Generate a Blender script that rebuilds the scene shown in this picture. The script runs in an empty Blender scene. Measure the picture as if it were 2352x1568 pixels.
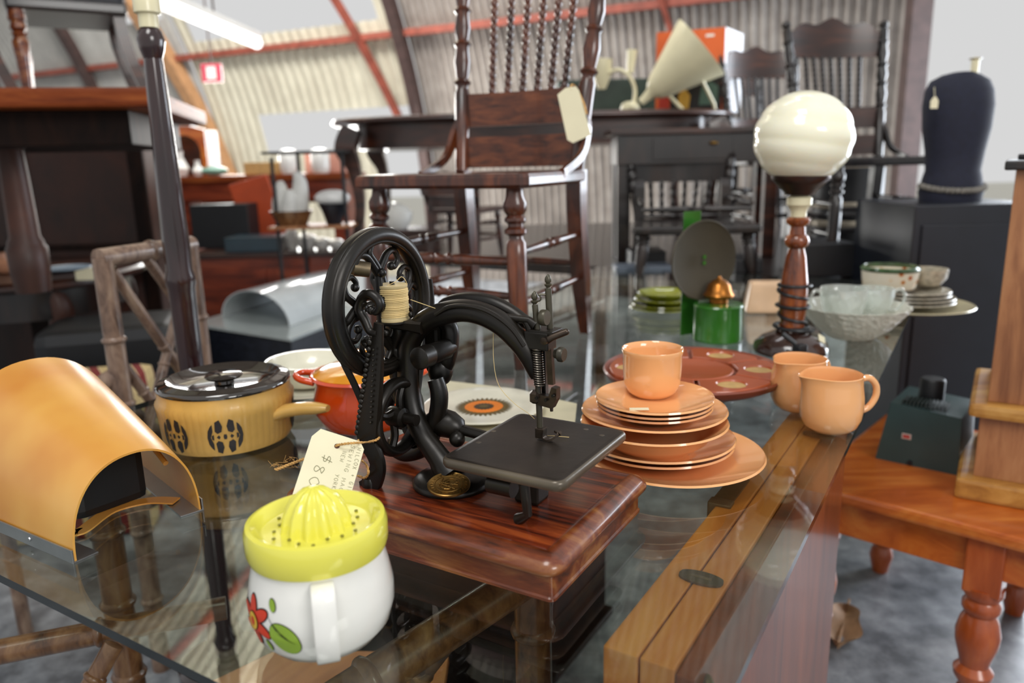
import bpy, bmesh, math, random
from mathutils import Vector as V3, Matrix as M4, noise
random.seed(7)
PI = math.pi
SC = bpy.context.scene
COL = SC.collection
# ------------------------------------------------------------------ camera
FPX, PITCH, ROLL, CH, TZ = 1750.0, math.radians(13.2), math.radians(-1.4), 1.17, 0.75
_fw = V3((0, math.cos(PITCH), -math.sin(PITCH)))
_r0 = V3((1, 0, 0)); _u0 = _r0.cross(_fw)
_rt = _r0*math.cos(ROLL)+_u0*math.sin(ROLL); _up = _u0*math.cos(ROLL)-_r0*math.sin(ROLL)
CP = V3((0, 0, CH))
def ray(x, y): return _fw*FPX+_rt*(x-1176)-_up*(y-784)
def PZ(x, y, z=TZ):            # point of the photo lying at height z
    d = ray(x, y); return CP+d*((z-CH)/d.z)
def PY(x, y, Y):               # point of the photo lying at depth Y
    d = ray(x, y); return CP+d*(Y/d.y)
def PP(x, y, o, n):            # point of the photo lying in a plane
    d = ray(x, y); return CP+d*((o-CP).dot(n)/d.dot(n))
cd = bpy.data.cameras.new('camera'); cam = bpy.data.objects.new('camera', cd); COL.objects.link(cam)
R = M4.Identity(3); R.col[0] = _rt; R.col[1] = _up; R.col[2] = -_fw
cam.matrix_world = M4.Translation(CP) @ R.to_4x4()
cd.sensor_width = 36; cd.sensor_fit = 'HORIZONTAL'; cd.lens = FPX/2352*36
cd.clip_start = .02; cd.clip_end = 200
cd.dof.use_dof = True; cd.dof.focus_distance = .90; cd.dof.aperture_fstop = 3.4
SC.camera = cam
SC.view_settings.view_transform = 'Standard'; SC.view_settings.look = 'None'
SC.view_settings.gamma = 1; SC.view_settings.exposure = 0; SC.view_settings.use_curve_mapping = False
# ------------------------------------------------------------------ materials
def lin(c):
    if isinstance(c, str):
        c = [int(c[i:i+2], 16)/255 for i in (0, 2, 4)]
    return tuple(((v/12.92) if v <= .04045 else ((v+.055)/1.055)**2.4) for v in c)+(1,)
def base_mat(name):
    m = bpy.data.materials.new(name); m.use_nodes = True
    nt = m.node_tree; return m, nt, nt.nodes['Principled BSDF']
def coords(nt, scale=(1, 1, 1), rot=(0, 0, 0)):
    t = nt.nodes.new('ShaderNodeTexCoord'); mp = nt.nodes.new('ShaderNodeMapping')
    mp.vector_type = 'TEXTURE'; mp.inputs['Scale'].default_value = tuple(1/k for k in scale); mp.inputs['Rotation'].default_value = rot
    nt.links.new(t.outputs['Object'], mp.inputs['Vector']); return mp.outputs['Vector']
def ramp(nt, fac, cols):
    r = nt.nodes.new('ShaderNodeValToRGB'); e = r.color_ramp.elements
    e[0].position, e[0].color = cols[0][0], cols[0][1]; e[1].position, e[1].color = cols[-1][0], cols[-1][1]
    for p, c in cols[1:-1]:
        n = e.new(p); n.color = c
    nt.links.new(fac, r.inputs['Fac']); return r.outputs['Color']
def bump(nt, b, h, s=.2, d=.002):
    bp = nt.nodes.new('ShaderNodeBump'); bp.inputs['Strength'].default_value = s; bp.inputs['Distance'].default_value = d
    nt.links.new(h, bp.inputs['Height']); nt.links.new(bp.outputs['Normal'], b.inputs['Normal'])
def plain(name, c, rough=.4, metal=0, coat=0, spec=.5, var=.12, vs=14, bmp=0, sheen=0, alpha=None):
    m, nt, b = base_mat(name); c = lin(c)
    n = nt.nodes.new('ShaderNodeTexNoise'); n.inputs['Scale'].default_value = vs; n.inputs['Detail'].default_value = 4
    nt.links.new(coords(nt), n.inputs['Vector'])
    lo = tuple(v*(1-var) for v in c[:3])+(1,); hi = tuple(min(1, v*(1+var)) for v in c[:3])+(1,)
    nt.links.new(ramp(nt, n.outputs['Fac'], [(.3, lo), (.7, hi)]), b.inputs['Base Color'])
    b.inputs['Roughness'].default_value = rough; b.inputs['Metallic'].default_value = metal
    b.inputs['Specular IOR Level'].default_value = spec; b.inputs['Coat Weight'].default_value = coat
    b.inputs['Coat Roughness'].default_value = .06
    if sheen: b.inputs['Sheen Weight'].default_value = sheen
    if bmp: bump(nt, b, n.outputs['Fac'], bmp)
    return m
def wood(name, dark, mid, light, rough=.35, coat=.3, scale=1, stretch=(1, 1, 12), rot=(0, 0, 0), bmp=.15, lo=.32, hi=.7):
    m, nt, b = base_mat(name)
    v = coords(nt, tuple(scale*s for s in stretch), rot)
    n = nt.nodes.new('ShaderNodeTexNoise'); n.inputs['Scale'].default_value = 3.2; n.inputs['Detail'].default_value = 7
    n.inputs['Roughness'].default_value = .62; n.inputs['Distortion'].default_value = .6
    nt.links.new(v, n.inputs['Vector'])
    nt.links.new(ramp(nt, n.outputs['Fac'], [(lo, lin(dark)), (.5, lin(mid)), (hi, lin(light))]), b.inputs['Base Color'])
    b.inputs['Roughness'].default_value = rough; b.inputs['Coat Weight'].default_value = coat; b.inputs['Coat Roughness'].default_value = .12
    bump(nt, b, n.outputs['Fac'], bmp, .001); return m
def glassy(name, tint, edge=False):
    m = bpy.data.materials.new(name); m.use_nodes = True; nt = m.node_tree; nt.nodes.clear()
    out = nt.nodes.new('ShaderNodeOutputMaterial'); mix = nt.nodes.new('ShaderNodeMixShader')
    t = nt.nodes.new('ShaderNodeBsdfTransparent'); t.inputs['Color'].default_value = lin(tint)
    g = nt.nodes.new('ShaderNodeBsdfGlossy'); g.inputs['Roughness'].default_value = .0; g.inputs['Color'].default_value = (1, 1, 1, 1)
    geo = nt.nodes.new('ShaderNodeNewGeometry')
    dt = nt.nodes.new('ShaderNodeVectorMath'); dt.operation = 'DOT_PRODUCT'
    nt.links.new(geo.outputs['Incoming'], dt.inputs[0]); nt.links.new(geo.outputs['Normal'], dt.inputs[1])
    def mth(op, a, bb=None):
        k = nt.nodes.new('ShaderNodeMath'); k.operation = op
        for i, v in enumerate((a, bb)):
            if v is None: continue
            if isinstance(v, (int, float)): k.inputs[i].default_value = v
            else: nt.links.new(v, k.inputs[i])
        return k.outputs[0]
    a = mth('ABSOLUTE', dt.outputs['Value']); a = mth('SUBTRACT', 1.0, a); a = mth('POWER', a, 5.0)
    a = mth('MULTIPLY', a, .95); a = mth('ADD', a, .045 if not edge else .12)
    nt.links.new(a, mix.inputs[0]); nt.links.new(t.outputs[0], mix.inputs[1]); nt.links.new(g.outputs[0], mix.inputs[2])
    nt.links.new(mix.outputs[0], out.inputs[0]); return m
def crystal(name, tint='f0f4f2', scale=60, dif='c9ccc0', amt=.35, emb=.6):
    m = glassy(name, tint, True); nt = m.node_tree
    g = [n for n in nt.nodes if n.type == 'BSDF_GLOSSY'][0]; g.inputs['Roughness'].default_value = .08
    v = nt.nodes.new('ShaderNodeTexVoronoi'); v.inputs['Scale'].default_value = scale
    nt.links.new(coords(nt), v.inputs['Vector'])
    bp = nt.nodes.new('ShaderNodeBump'); bp.inputs['Strength'].default_value = emb; bp.inputs['Distance'].default_value = .004
    nt.links.new(v.outputs['Distance'], bp.inputs['Height']); nt.links.new(bp.outputs['Normal'], g.inputs['Normal'])
    out = [n for n in nt.nodes if n.type == 'OUTPUT_MATERIAL'][0]; mx0 = [n for n in nt.nodes if n.type == 'MIX_SHADER'][0]
    d = nt.nodes.new('ShaderNodeBsdfDiffuse'); d.inputs['Color'].default_value = lin(dif); nt.links.new(bp.outputs['Normal'], d.inputs['Normal'])
    m2 = nt.nodes.new('ShaderNodeMixShader'); m2.inputs[0].default_value = amt
    nt.links.new(mx0.outputs[0], m2.inputs[1]); nt.links.new(d.outputs[0], m2.inputs[2]); nt.links.new(m2.outputs[0], out.inputs[0]); return m
def iron(name, c, hi, rough=.38):
    m, nt, b = base_mat(name)
    n = nt.nodes.new('ShaderNodeTexNoise'); n.inputs['Scale'].default_value = 70; n.inputs['Detail'].default_value = 6
    nt.links.new(coords(nt), n.inputs['Vector'])
    n2 = nt.nodes.new('ShaderNodeTexNoise'); n2.inputs['Scale'].default_value = 9; n2.inputs['Detail'].default_value = 3
    nt.links.new(coords(nt), n2.inputs['Vector'])
    nt.links.new(ramp(nt, n2.outputs['Fac'], [(.38, lin(c)), (.72, lin(hi))]), b.inputs['Base Color'])
    b.inputs['Roughness'].default_value = rough; b.inputs['Metallic'].default_value = .35; b.inputs['Specular IOR Level'].default_value = .6
    bump(nt, b, n.outputs['Fac'], .35, .0006); return m
# ------------------------------------------------------------------ geometry
def fr(p):                                    # frame whose Z is p
    p = p.normalized(); a = V3((0, 0, 1)) if abs(p.z) < .9 else V3((1, 0, 0))
    x = a.cross(p).normalized(); return x, p.cross(x)
def spline(P, n=6, closed=False):
    P = [V3(p) for p in P]; out = []; L = len(P)
    rng = range(L if closed else L-1)
    for i in rng:
        g = lambda k: P[k % L] if closed else P[max(0, min(L-1, k))]
        a, b, c, d = g(i-1), g(i), g(i+1), g(i+2)
        for j in range(n):
            t = j/n
            out.append(.5*((2*b)+(c-a)*t+(2*a-5*b+4*c-d)*t*t+(3*b-a-3*c+d)*t**3))
    if not closed: out.append(P[-1])
    return out
def lerps(vals, n):
    out = []
    for i in range(n):
        t = i/(n-1)*(len(vals)-1); k = min(int(t), len(vals)-2); out.append(vals[k]*(1-(t-k))+vals[k+1]*(t-k))
    return out
class G:
    def __init__(s): s.v = []; s.f = []; s.m = []; s.s = []
    def add(s, vs, fs, mi=0, sm=True):
        o = len(s.v); s.v += [V3(v) for v in vs]
        for f in fs: s.f.append([o+i for i in f]); s.m.append(mi); s.s.append(sm)
        return s
    def box(s, c, d, R=None, bev=0.0, mi=0, seg=2):
        bm = bmesh.new(); bmesh.ops.create_cube(bm, size=1)
        for v in bm.verts: v.co = V3((v.co.x*d[0], v.co.y*d[1], v.co.z*d[2]))
        if bev: bmesh.ops.bevel(bm, geom=list(bm.edges), offset=bev, segments=seg, affect='EDGES', profile=.6)
        bm.verts.index_update(); c = V3(c)
        vs = [((R @ v.co) if R else v.co)+c for v in bm.verts]; fs = [[v.index for v in f.verts] for f in bm.faces]; bm.free()
        return s.add(vs, fs, mi, False)
    def lathe(s, prof, o=(0, 0, 0), ax=(0, 0, 1), seg=40, mi=0, rm=None, sm=True):
        o = V3(o); x, y = fr(V3(ax)); z = V3(ax).normalized(); vs = []; fs = []; n = len(prof)
        for r, h in prof:
            for k in range(seg):
                t = 2*PI*k/seg; rr = rm(t, r, h) if rm else r
                vs.append(o+x*(rr*math.cos(t))+y*(rr*math.sin(t))+z*h)
        for i in range(n-1):
            for k in range(seg):
                a = i*seg+k; b = i*seg+(k+1) % seg; fs.append([a, b, b+seg, a+seg])
        if prof[0][0] > 1e-6 and abs(prof[0][1]-prof[-1][1])+abs(prof[0][0]-prof[-1][0]) > 1e-6:
            fs.append(list(range(seg-1, -1, -1)))
            if prof[-1][0] > 1e-6: fs.append([(n-1)*seg+k for k in range(seg)])
        elif prof[-1][0] > 1e-6 and prof[0][0] <= 1e-6: fs.append([(n-1)*seg+k for k in range(seg)])
        return s.add(vs, fs, mi, sm)
    def tube(s, pts, rad, seg=10, mi=0, closed=False, sec=None, up=None, sm=True):
        pts = [V3(p) for p in pts]; n = len(pts)
        if not isinstance(rad, (list, tuple)): rad = [rad]*n
        elif len(rad) != n: rad = lerps(list(rad), n)
        sec = sec or [(math.cos(2*PI*k/seg), math.sin(2*PI*k/seg)) for k in range(seg)]; seg = len(sec)
        vs = []; fs = []; x = None
        for i in range(n):
            t = (pts[(i+1) % n]-pts[i-1]) if closed else (pts[min(n-1, i+1)]-pts[max(0, i-1)])
            t = t.normalized() if t.length > 1e-9 else V3((0, 0, 1))
            if up is not None: x = (V3(up)-t*V3(up).dot(t)).normalized()
            elif x is None: x, _ = fr(t)
            else:
                x = x-t*x.dot(t); x = x.normalized() if x.length > 1e-6 else fr(t)[0]
            y = t.cross(x)
            for a, b in sec: vs.append(pts[i]+x*(a*rad[i])+y*(b*rad[i]))
        for i in range(n if closed else n-1):
            for k in range(seg):
                a = i*seg+k; b = i*seg+(k+1) % seg; c = ((i+1) % n)*seg
                fs.append([a, b, c+(k+1) % seg, c+k])
        if not closed: fs.append(list(range(seg-1, -1, -1))); fs.append([(n-1)*seg+k for k in range(seg)])
        return s.add(vs, fs, mi, sm)
    def sph(s, c, r, seg=16, mi=0, sq=(1, 1, 1), rings=10):
        c = V3(c); vs = []; fs = []
        for i in range(rings+1):
            p = PI*i/rings
            for k in range(seg):
                t = 2*PI*k/seg; vs.append(c+V3((r*sq[0]*math.sin(p)*math.cos(t), r*sq[1]*math.sin(p)*math.sin(t), r*sq[2]*math.cos(p))))
        for i in range(rings):
            for k in range(seg): fs.append([i*seg+k, i*seg+(k+1) % seg, (i+1)*seg+(k+1) % seg, (i+1)*seg+k])
        return s.add(vs, fs, mi)
    def prism(s, poly, o, X, Y, t, mi=0, sm=False):
        o = V3(o); X = V3(X); Y = V3(Y); N = X.cross(Y).normalized()*t; n = len(poly)
        vs = [o+X*a+Y*b for a, b in poly]; vs += [v+N for v in vs]
        fs = [list(range(n-1, -1, -1)), list(range(n, 2*n))]+[[i, (i+1) % n, n+(i+1) % n, n+i] for i in range(n)]
        return s.add(vs, fs, mi, sm)
W = {}
def put(name, g, mats, parent=None, smooth_angle=True, local=False):
    me = bpy.data.meshes.new(name)
    Wm = W[parent.name] if parent is not None else M4.Identity(4)
    inv = Wm.inverted() if not local else M4.Identity(4)
    me.from_pydata([tuple(inv @ v) for v in g.v], [], g.f)
    if not isinstance(mats, (list, tuple)): mats = [mats]
    for m in mats: me.materials.append(m)
    me.polygons.foreach_set('material_index', g.m); me.polygons.foreach_set('use_smooth', g.s); me.update()
    bm = bmesh.new(); bm.from_mesh(me); bmesh.ops.remove_doubles(bm, verts=bm.verts, dist=1e-6)
    bmesh.ops.recalc_face_normals(bm, faces=bm.faces)
    for e in bm.edges:
        if len(e.link_faces) == 2 and e.calc_face_angle(0) > .75: e.smooth = False
    bm.to_mesh(me); bm.free()
    o = bpy.data.objects.new(name, me); COL.objects.link(o)
    if parent is not None: o.parent = parent
    W[o.name] = Wm.copy(); return o
def tag(o, label, cat, group=None):
    o['label'] = label; o['category'] = cat
    if group: o['group'] = group
    return o
def thing(name, label, cat, loc=(0, 0, 0), rz=0, group=None):
    o = bpy.data.objects.new(name, None); COL.objects.link(o); o.location = loc; o.rotation_euler = (0, 0, rz)
    o.empty_display_size = .05
    W[o.name] = M4.Translation(V3(loc)) @ M4.Rotation(rz, 4, 'Z'); return tag(o, label, cat, group)
def solo(name, g, mats, label, cat, group=None):      # one-mesh thing, origin at its base centre
    xs = [v.x for v in g.v]; ys = [v.y for v in g.v]; zs = [v.z for v in g.v]
    o0 = V3(((min(xs)+max(xs))/2, (min(ys)+max(ys))/2, min(zs)))
    g.v = [v-o0 for v in g.v]; o = put(name, g, mats); o.location = o0; W[o.name] = M4.Translation(o0)
    return tag(o, label, cat, group)
def struct(name, g, mats):
    o = put(name, g, mats); o['kind'] = 'structure'; return o
def clone(root, loc, rz, label, group=None):
    r = root.copy(); COL.objects.link(r); r.location = loc; r.rotation_euler = (0, 0, rz); r['label'] = label
    if group: r['group'] = group
    for ch in list(root.children):
        c = ch.copy(); COL.objects.link(c); c.parent = r
        for k in list(ch.children):
            d = k.copy(); COL.objects.link(d); d.parent = c
    return r
def Rz(a): return M4.Rotation(a, 3, 'Z')
def H(deg): a = math.radians(deg); return V3((math.cos(a), math.sin(a), 0))
ZZ = V3((0, 0, 1))
# ------------------------------------------------------------------ palette
m_iron = iron('black japanned iron', '0e0c0a', '241e16', .36)
m_iron2 = iron('worn cloth plate iron', '2c2823', '55503f', .34)
m_steel = plain('dull dark steel', '4a4038', .35, .9, 0, .5, .3, 60)
m_spring = plain('steel spring', '6a645c', .3, 1)
m_brass = plain('old brass', '8a6a38', .35, .9, var=.35, vs=80)
m_brassd = plain('tarnished brass', '675b47', .45, .7, var=.4, vs=40, bmp=.3)
m_mahog = wood('rosewood base', '2a0d05', '6e2a12', '9c4a20', .3, .45, 1.0, (2.4, 26, 14), (0, 0, math.radians(-31)), lo=.36, hi=.68)
m_mahog2 = wood('rosewood moulding', '2c1207', '6e3216', 'a06a38', .3, .5, 1.2, (2.2, 9, 14), (0, 0, math.radians(-31)), lo=.3, hi=.74)
m_oak = wood('chair mahogany', '180a05', '451f10', '70391d', .3, .5, 1.2, (6, 6, 1.5))
m_press = wood('pressed carved wood', '2a120a', '5c2d17', '7d4424', .42, .3, 2.2, (2, 2, 8), bmp=.5)
m_dark = wood('near black timber', '070506', '17100e', '2a1c16', .35, .4, 1, (4, 4, 1))
m_dbrown = wood('dark brown timber', '150905', '34180d', '532a17', .35, .35, 1, (1, 1, 6))
m_mid = wood('brown cabinet panel', '1c0b04', '3a190a', '522610', .5, .03, .9, (1.2, 1.2, .5))
m_redb = wood('red brown furniture', '4a1a0c', '7a3018', '9a4726', .4, .2, 1, (1, 1, 6))
m_dmat = wood('matt dark timber', '0a0605', '1c0f0a', '2a170e', .6, 0, 1, (4, 4, 1))
m_orangew = wood('honey brown edge', '5b260f', '7c3a1a', '985226', .5, 0, 1, (1, 1, 8))
m_pine = wood('orange pine', '9a430f', 'b95d1f', 'cf7c35', .28, .5, .8, (1, 6, 6))
m_pineleg = wood('orange pine leg', '8e3d14', 'a94f20', 'c06830', .3, .5, .8, (6, 6, 1))
m_leaf = wood('red brown leaf panel', '4f200c', '7d3b1a', '9a5028', .35, .3, .8, (3, 3, .6))
m_rail = wood('golden rail timber', 'a85a1c', 'cf7c34', 'e29a50', .4, .3, .8, (1.0, 6, 6), (0, 0, math.radians(58.5)))
m_kauri = wood('worn kauri pillar', '7a4a2c', 'a26c44', 'b88558', .45, .2, 1.2, (5, 5, .8))
m_kauri2 = wood('yellow kauri moulding', '8d5a22', 'b5813a', 'cf9f55', .4, .3, 1.2, (.8, 5, 5))
m_bamboo = wood('brown bamboo', '3a2414', '6e4a2c', '8f6b45', .35, .4, 2, (6, 6, 2))
m_bamboo2 = wood('grey brown bamboo', '4a362b', '7b6252', '9d8672', .4, .3, 2, (6, 6, 2))
m_pole = wood('dark polished pole', '120808', '261214', '38201f', .2, .6, 1, (6, 6, .8))
m_peach = plain('peach glaze', 'eeaf75', .12, 0, .6, .5, .05, 6)
m_peachin = plain('darker peach glaze', 'e29058', .12, 0, .6, .5, .05, 6)
m_white = plain('white ceramic', 'efeee8', .1, 0, .6, .5, .03)
m_cream = plain('cream plastic', 'e0d8b4', .3, 0, .2, .5, .04)
m_yel = plain('lemon plastic', 'e6e05a', .14, 0, .5, .5, .03)
m_red = plain('red paint', 'd23c20', .3); m_grn = plain('green paint', '8fae3a', .3); m_blk = plain('black paint', '161212', .4)
m_yol = plain('yellow paint', 'e2b83a', .3)
m_must = plain('mustard stoneware', 'd6ab5c', .3, 0, .3, .5, .1, 30)
m_lidb = plain('brown black lid glaze', '2c2620', .1, 0, .9, .6, .1)
m_ored = plain('orange red enamel', 'dc4a12', .12, 0, .7, .5, .04)
m_oyel = plain('orange yellow lid enamel', 'e89a22', .12, 0, .7, .5, .08)
m_shade = None
m_alu = plain('brushed aluminium', 'a9acb0', .35, .95)
m_lidw = plain('cream paper tag', 'e6dfbf', .8, var=.04)
m_ink = plain('ink', '848262', .8)
m_twine = plain('jute twine', 'c89b5c', .9, var=.25, vs=200)
m_thread = plain('cream thread', 'd9bf85', .8, var=.12, vs=40)
m_tray = plain('terracotta lazy susan', 'a5512f', .3, 0, .3, .5, .12, 8)
m_trayd = plain('dark tray rim', '7c3c28', .35, 0, .3)
m_trayc = plain('cork coloured disc', 'bd9b62', .5, var=.15, vs=60)
m_lgreen = plain('lantern green enamel', '2f6a20', .22, 0, .6, .5, .12, 20)
m_olive = plain('olive reflector', '3d3626', .6, 0, 0)
m_copper = plain('copper burner', 'a0662c', .3, .9, var=.4, vs=60)
m_cord = plain('black cord', '15171a', .4)
m_lampw = wood('lamp turned timber', '3c1709', '84421c', 'a9622f', .25, .6, 1.4, (6, 6, 1.2))
m_lampb = plain('dark brown lamp base', '33201a', .18, 0, .8, .5, .3, 12)
m_bronze = plain('dark bronze gallery', '473630', .3, .7)
m_black = plain('matt black', '101216', .5, var=.2)
m_navy = plain('dark slate cabinet', '141821', .4, var=.15)
m_teal = plain('dark teal enamel', '2f4444', .35, 0, .1, .5, .1)
m_con = None
for m_ in (m_orangew, m_dmat): m_.node_tree.nodes['Principled BSDF'].inputs['Specular IOR Level'].default_value = .15
# ================================================================== SHED
def noise_mat(name, c1, c2, c3, scale, rough, bmp=.2, coat=0, s2=.25):
    m, nt, b = base_mat(name); v = coords(nt)
    a = nt.nodes.new('ShaderNodeTexNoise'); a.inputs['Scale'].default_value = scale; a.inputs['Detail'].default_value = 8; a.inputs['Roughness'].default_value = .7
    c = nt.nodes.new('ShaderNodeTexNoise'); c.inputs['Scale'].default_value = scale*s2; c.inputs['Detail'].default_value = 3
    nt.links.new(v, a.inputs['Vector']); nt.links.new(v, c.inputs['Vector'])
    mx = nt.nodes.new('ShaderNodeMath'); mx.operation = 'ADD'; nt.links.new(a.outputs['Fac'], mx.inputs[0]); nt.links.new(c.outputs['Fac'], mx.inputs[1])
    h = nt.nodes.new('ShaderNodeMath'); h.operation = 'MULTIPLY'; h.inputs[1].default_value = .5; nt.links.new(mx.outputs[0], h.inputs[0])
    nt.links.new(ramp(nt, h.outputs[0], [(.38, lin(c1)), (.5, lin(c2)), (.64, lin(c3))]), b.inputs['Base Color'])
    b.inputs['Roughness'].default_value = rough; b.inputs['Coat Weight'].default_value = coat; bump(nt, b, a.outputs['Fac'], bmp, .003); return m
m_con = noise_mat('concrete floor', '585c62', '80858b', 'a8adb3', 14, .38)
m_corr = noise_mat('galvanised corrugated steel', '857d76', '968d85', 'a8a098', 6, .5, .05)
m_corr_glare = noise_mat('pale corrugated sheet', 'c3bca8', 'cfc9b4', 'dbd5c0', 5, .6, .05)  # same steel as the back wall, with overexposure put into a paler colour
m_corrg = noise_mat('white grey roof sheet', 'acaaa6', 'b8b6b0', 'c4c2bc', 5, .6, .05)
m_rust = plain('red oxide steel', '8c4636', .6, var=.3)
m_tan = plain('tan timber arch', 'b98b62', .6, var=.15)
m_post = plain('brown steel post', '4a3834', .6, var=.25)
g = G(); g.box((-1, 3.2, -.05), (20, 13.4, .1)); struct('floor', g, m_con)
# curved corrugated vault: an arc in the YZ plane, swept along x
VR, VY, VZ = 5.2, 1.7, .25
VA = math.radians(26); vX = V3((math.cos(VA), -math.sin(VA), 0)); vY_ = V3((math.sin(VA), math.cos(VA), 0))
def vw(x, y, z): return vX*x+vY_*y+ZZ*z
def arc(t, off=0): return (VY+(VR-off)*math.cos(t), VZ+(VR-off)*math.sin(t))
def vault(name, x0, x1, t0, t1, mat, holes=(), per=.075, amp=.016):
    nx = max(2, int((x1-x0)/per*6)); nt_ = max(2, int((t1-t0)/.026)); g = G(); vs = []; fs = []
    for i in range(nx+1):
        x = x0+(x1-x0)*i/nx
        for j in range(nt_+1):
            t = t0+(t1-t0)*j/nt_; y, z = arc(t, amp*math.sin(2*PI*x/per)); vs.append(vw(x, y, z))
    for i in range(nx):
        xm = x0+(x1-x0)*(i+.5)/nx
        for j in range(nt_):
            tm = t0+(t1-t0)*(j+.5)/nt_
            if any(a < xm < b and c < tm < d for a, b, c, d in holes): continue
            a = i*(nt_+1)+j; fs.append([a, a+1, a+nt_+2, a+nt_+1])
    return struct(name, g.add(vs, fs), mat)
XR = -4.16
vault('wall_back', XR, .17, -.05, 1.95, m_corr)
vault('wall_left', -7.0, XR, -.05, 1.95, m_corr_glare, holes=[(-6.3, XR-.06, .208, .302), (-4.85, XR-.06, -.01, .209), (-6.8, XR-.25, .44, .62)], per=.12)
vault('ceiling', -11.5, -7.0, -.05, 1.95, m_corrg, holes=[(-8.2, -7.1, .50, .66)], per=.09)
def rib(name, x, w, mat, t0=-.05, t1=1.9, off=.06, x2=None):
    pts = [vw(x+((x2-x)*k/30 if x2 is not None else 0), *arc(t0+(t1-t0)*k/30, off+.05)) for k in range(31)]
    g = G(); g.tube(pts, w, sec=[(-1, -1), (1, -1), (1, 1), (-1, 1)], up=vX, sm=False); return struct(name, g, mat)
rib('trim_1', XR-.02, .05, m_post)
rib('trim_2', -6.62, .07, m_tan, x2=-8.9)
rib('trim_3', -8.6, .05, m_post)
rib('trim_4', -4.35, .03, m_rust, t0=.24, t1=1.3, x2=-6.0)
rib('trim_5', -1.55, .02, m_rust, t0=.30, t1=1.2, x2=-2.6)
for n, t, xa, xb in ((7, .425, -11.4, .1), (8, .62, -11.4, .1), (9, .90, -11.4, .1)):
    g = G(); y, z = arc(t, .07); g.tube([vw(xa, y, z), vw(XR, y, z+.0), vw(xb, y, z)], .03, sec=[(-1, -1), (1, -1), (1, 1), (-1, 1)], up=(0, 0, 1), sm=False)
    struct('trim_%d' % n, g, m_rust if t < .5 else m_post)
# right wall beyond the doorway and door jamb
g = G(); g.box((PY(2086, 300, 5.2).x, 5.2, 1.7), (.13, .1, 3.4)); struct('trim_10', g, m_post)
g = G(); g.box((4.6, 5.6, 2.62), (3.4, .12, .6)); struct('wall_right', g, m_corr)
# ground outside
g = G(); g.box((0, 19.9, -.06), (60, 20, .08)); struct('trim_11', g, plain('pale yard gravel', 'cfccc0', .9)) 
# world and lights
w = bpy.data.worlds.new('sky'); SC.world = w; w.use_nodes = True; bg = w.node_tree.nodes['Background']
bg.inputs['Color'].default_value = (1.0, 1.0, 1.0, 1); bg.inputs['Strength'].default_value = .68
def area(name, loc, tgt, sx, sy, power, col=(1, 1, 1)):
    l = bpy.data.lights.new(name, 'AREA'); l.shape = 'RECTANGLE'; l.size = sx; l.size_y = sy; l.energy = power; l.color = col
    o = bpy.data.objects.new(name, l); COL.objects.link(o); o.location = loc
    o.rotation_euler = (V3(tgt)-V3(loc)).to_track_quat('-Z', 'Y').to_euler(); return o
area('daylight_doorway_right', (3.9, 3.9, 1.35), (.3, 1.9, .6), 2.4, 2.3, 230, (.84, .91, 1))
area('daylight_front_opening', (2.2, -2.4, 3.0), (.1, 1.2, .75), 1.6, 1.3, 75, (1, .98, .95))  # added fill from behind the camera to brighten the table, opening is unseen
area('daylight_roof_light', (-.6, -.3, 4.4), (0, 1.6, .75), 1.2, 1.6, 60, (1, .99, .96))  # added overhead fill for the crockery, roof opening is invented
area('daylight_window_back', (-1.9, 7.2, 1.6), (.1, 3.4, 0), 1.8, 1.3, 150, (1, .99, .96))
area('daylight_skylight_left', (-2.2, 5.0, 4.4), (-2.4, 9.0, 1.6), 2.4, 1.0, 240, (1, .99, .95))  # added lamp to brighten the left wall, no known skylight
area('daylight_skylight_right', (.6, 3.3, 4.6), (1.0, 7.2, 1.7), 2.4, 1.0, 60, (.95, .97, 1))  # added lamp to lift the corrugated back wall, no known skylight
# ================================================================== GLASS TABLE
gU = H(58.5-90); gV = H(58.5); gO = PZ(1850, 1230)
Wd, vF, vB = 1.17, -.50, 1.98
def gp(u, v, z=0): return V3((gO.x, gO.y, z))+gU*u+gV*v
table = thing('glass_table', 'large rectangular glass topped table on a bamboo frame crowded with crockery', 'table', gp(-Wd/2, .7, 0))
m_glass = glassy('clear table glass', 'e8ece6'); m_edge = plain('dark green glass edge', '10191b', .15, 0, .2, .5, .2)
g = G(); th = .010
c4 = [gp(-Wd, vF, TZ-th), gp(0, vF, TZ-th), gp(0, vB, TZ-th), gp(-Wd, vB, TZ-th)]; e4 = [c+ZZ*th for c in c4]
g.add(c4+e4, [[3, 2, 1, 0], [4, 5, 6, 7]], 0, False); g.add(c4+e4, [[0, 1, 5, 4], [1, 2, 6, 5], [2, 3, 7, 6], [3, 0, 4, 7]], 1, False)
put('glass_top', g, [m_glass, m_edge], table)
def bam(g, a, b, r, mi=0, k=None):
    a = V3(a); b = V3(b); L = (b-a).length; k = k or max(2, int(L/.16)); d = (b-a).normalized()
    g.tube([a, b], r, 12, mi)
    for i in range(1, k):
        p = a+(b-a)*(i/k+.03*math.sin(i*7)); g.tube([p-d*r*.35, p-d*r*.12, p+d*r*.12, p+d*r*.35], [r, r*1.22, r*1.22, r], 12, mi)
L1 = PZ(1225, 1480, .56); L1.z = 0
legs = [L1, gp(-Wd+.10, vF+.30), gp(-.30, vB-.2), gp(-Wd+.12, vB-.25)]
for p in legs:
    g = G(); bam(g, (p.x, p.y, 0), (p.x, p.y, TZ-th-.02), .024, k=5); g.lathe([(.03, 0), (.034, .006), (.03, .02)], (p.x, p.y, TZ-th-.02), seg=16)
    put('leg', g, m_bamboo, table)
r1 = PZ(840, 1568, .62); r2 = V3((L1.x, L1.y, .66))
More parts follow.
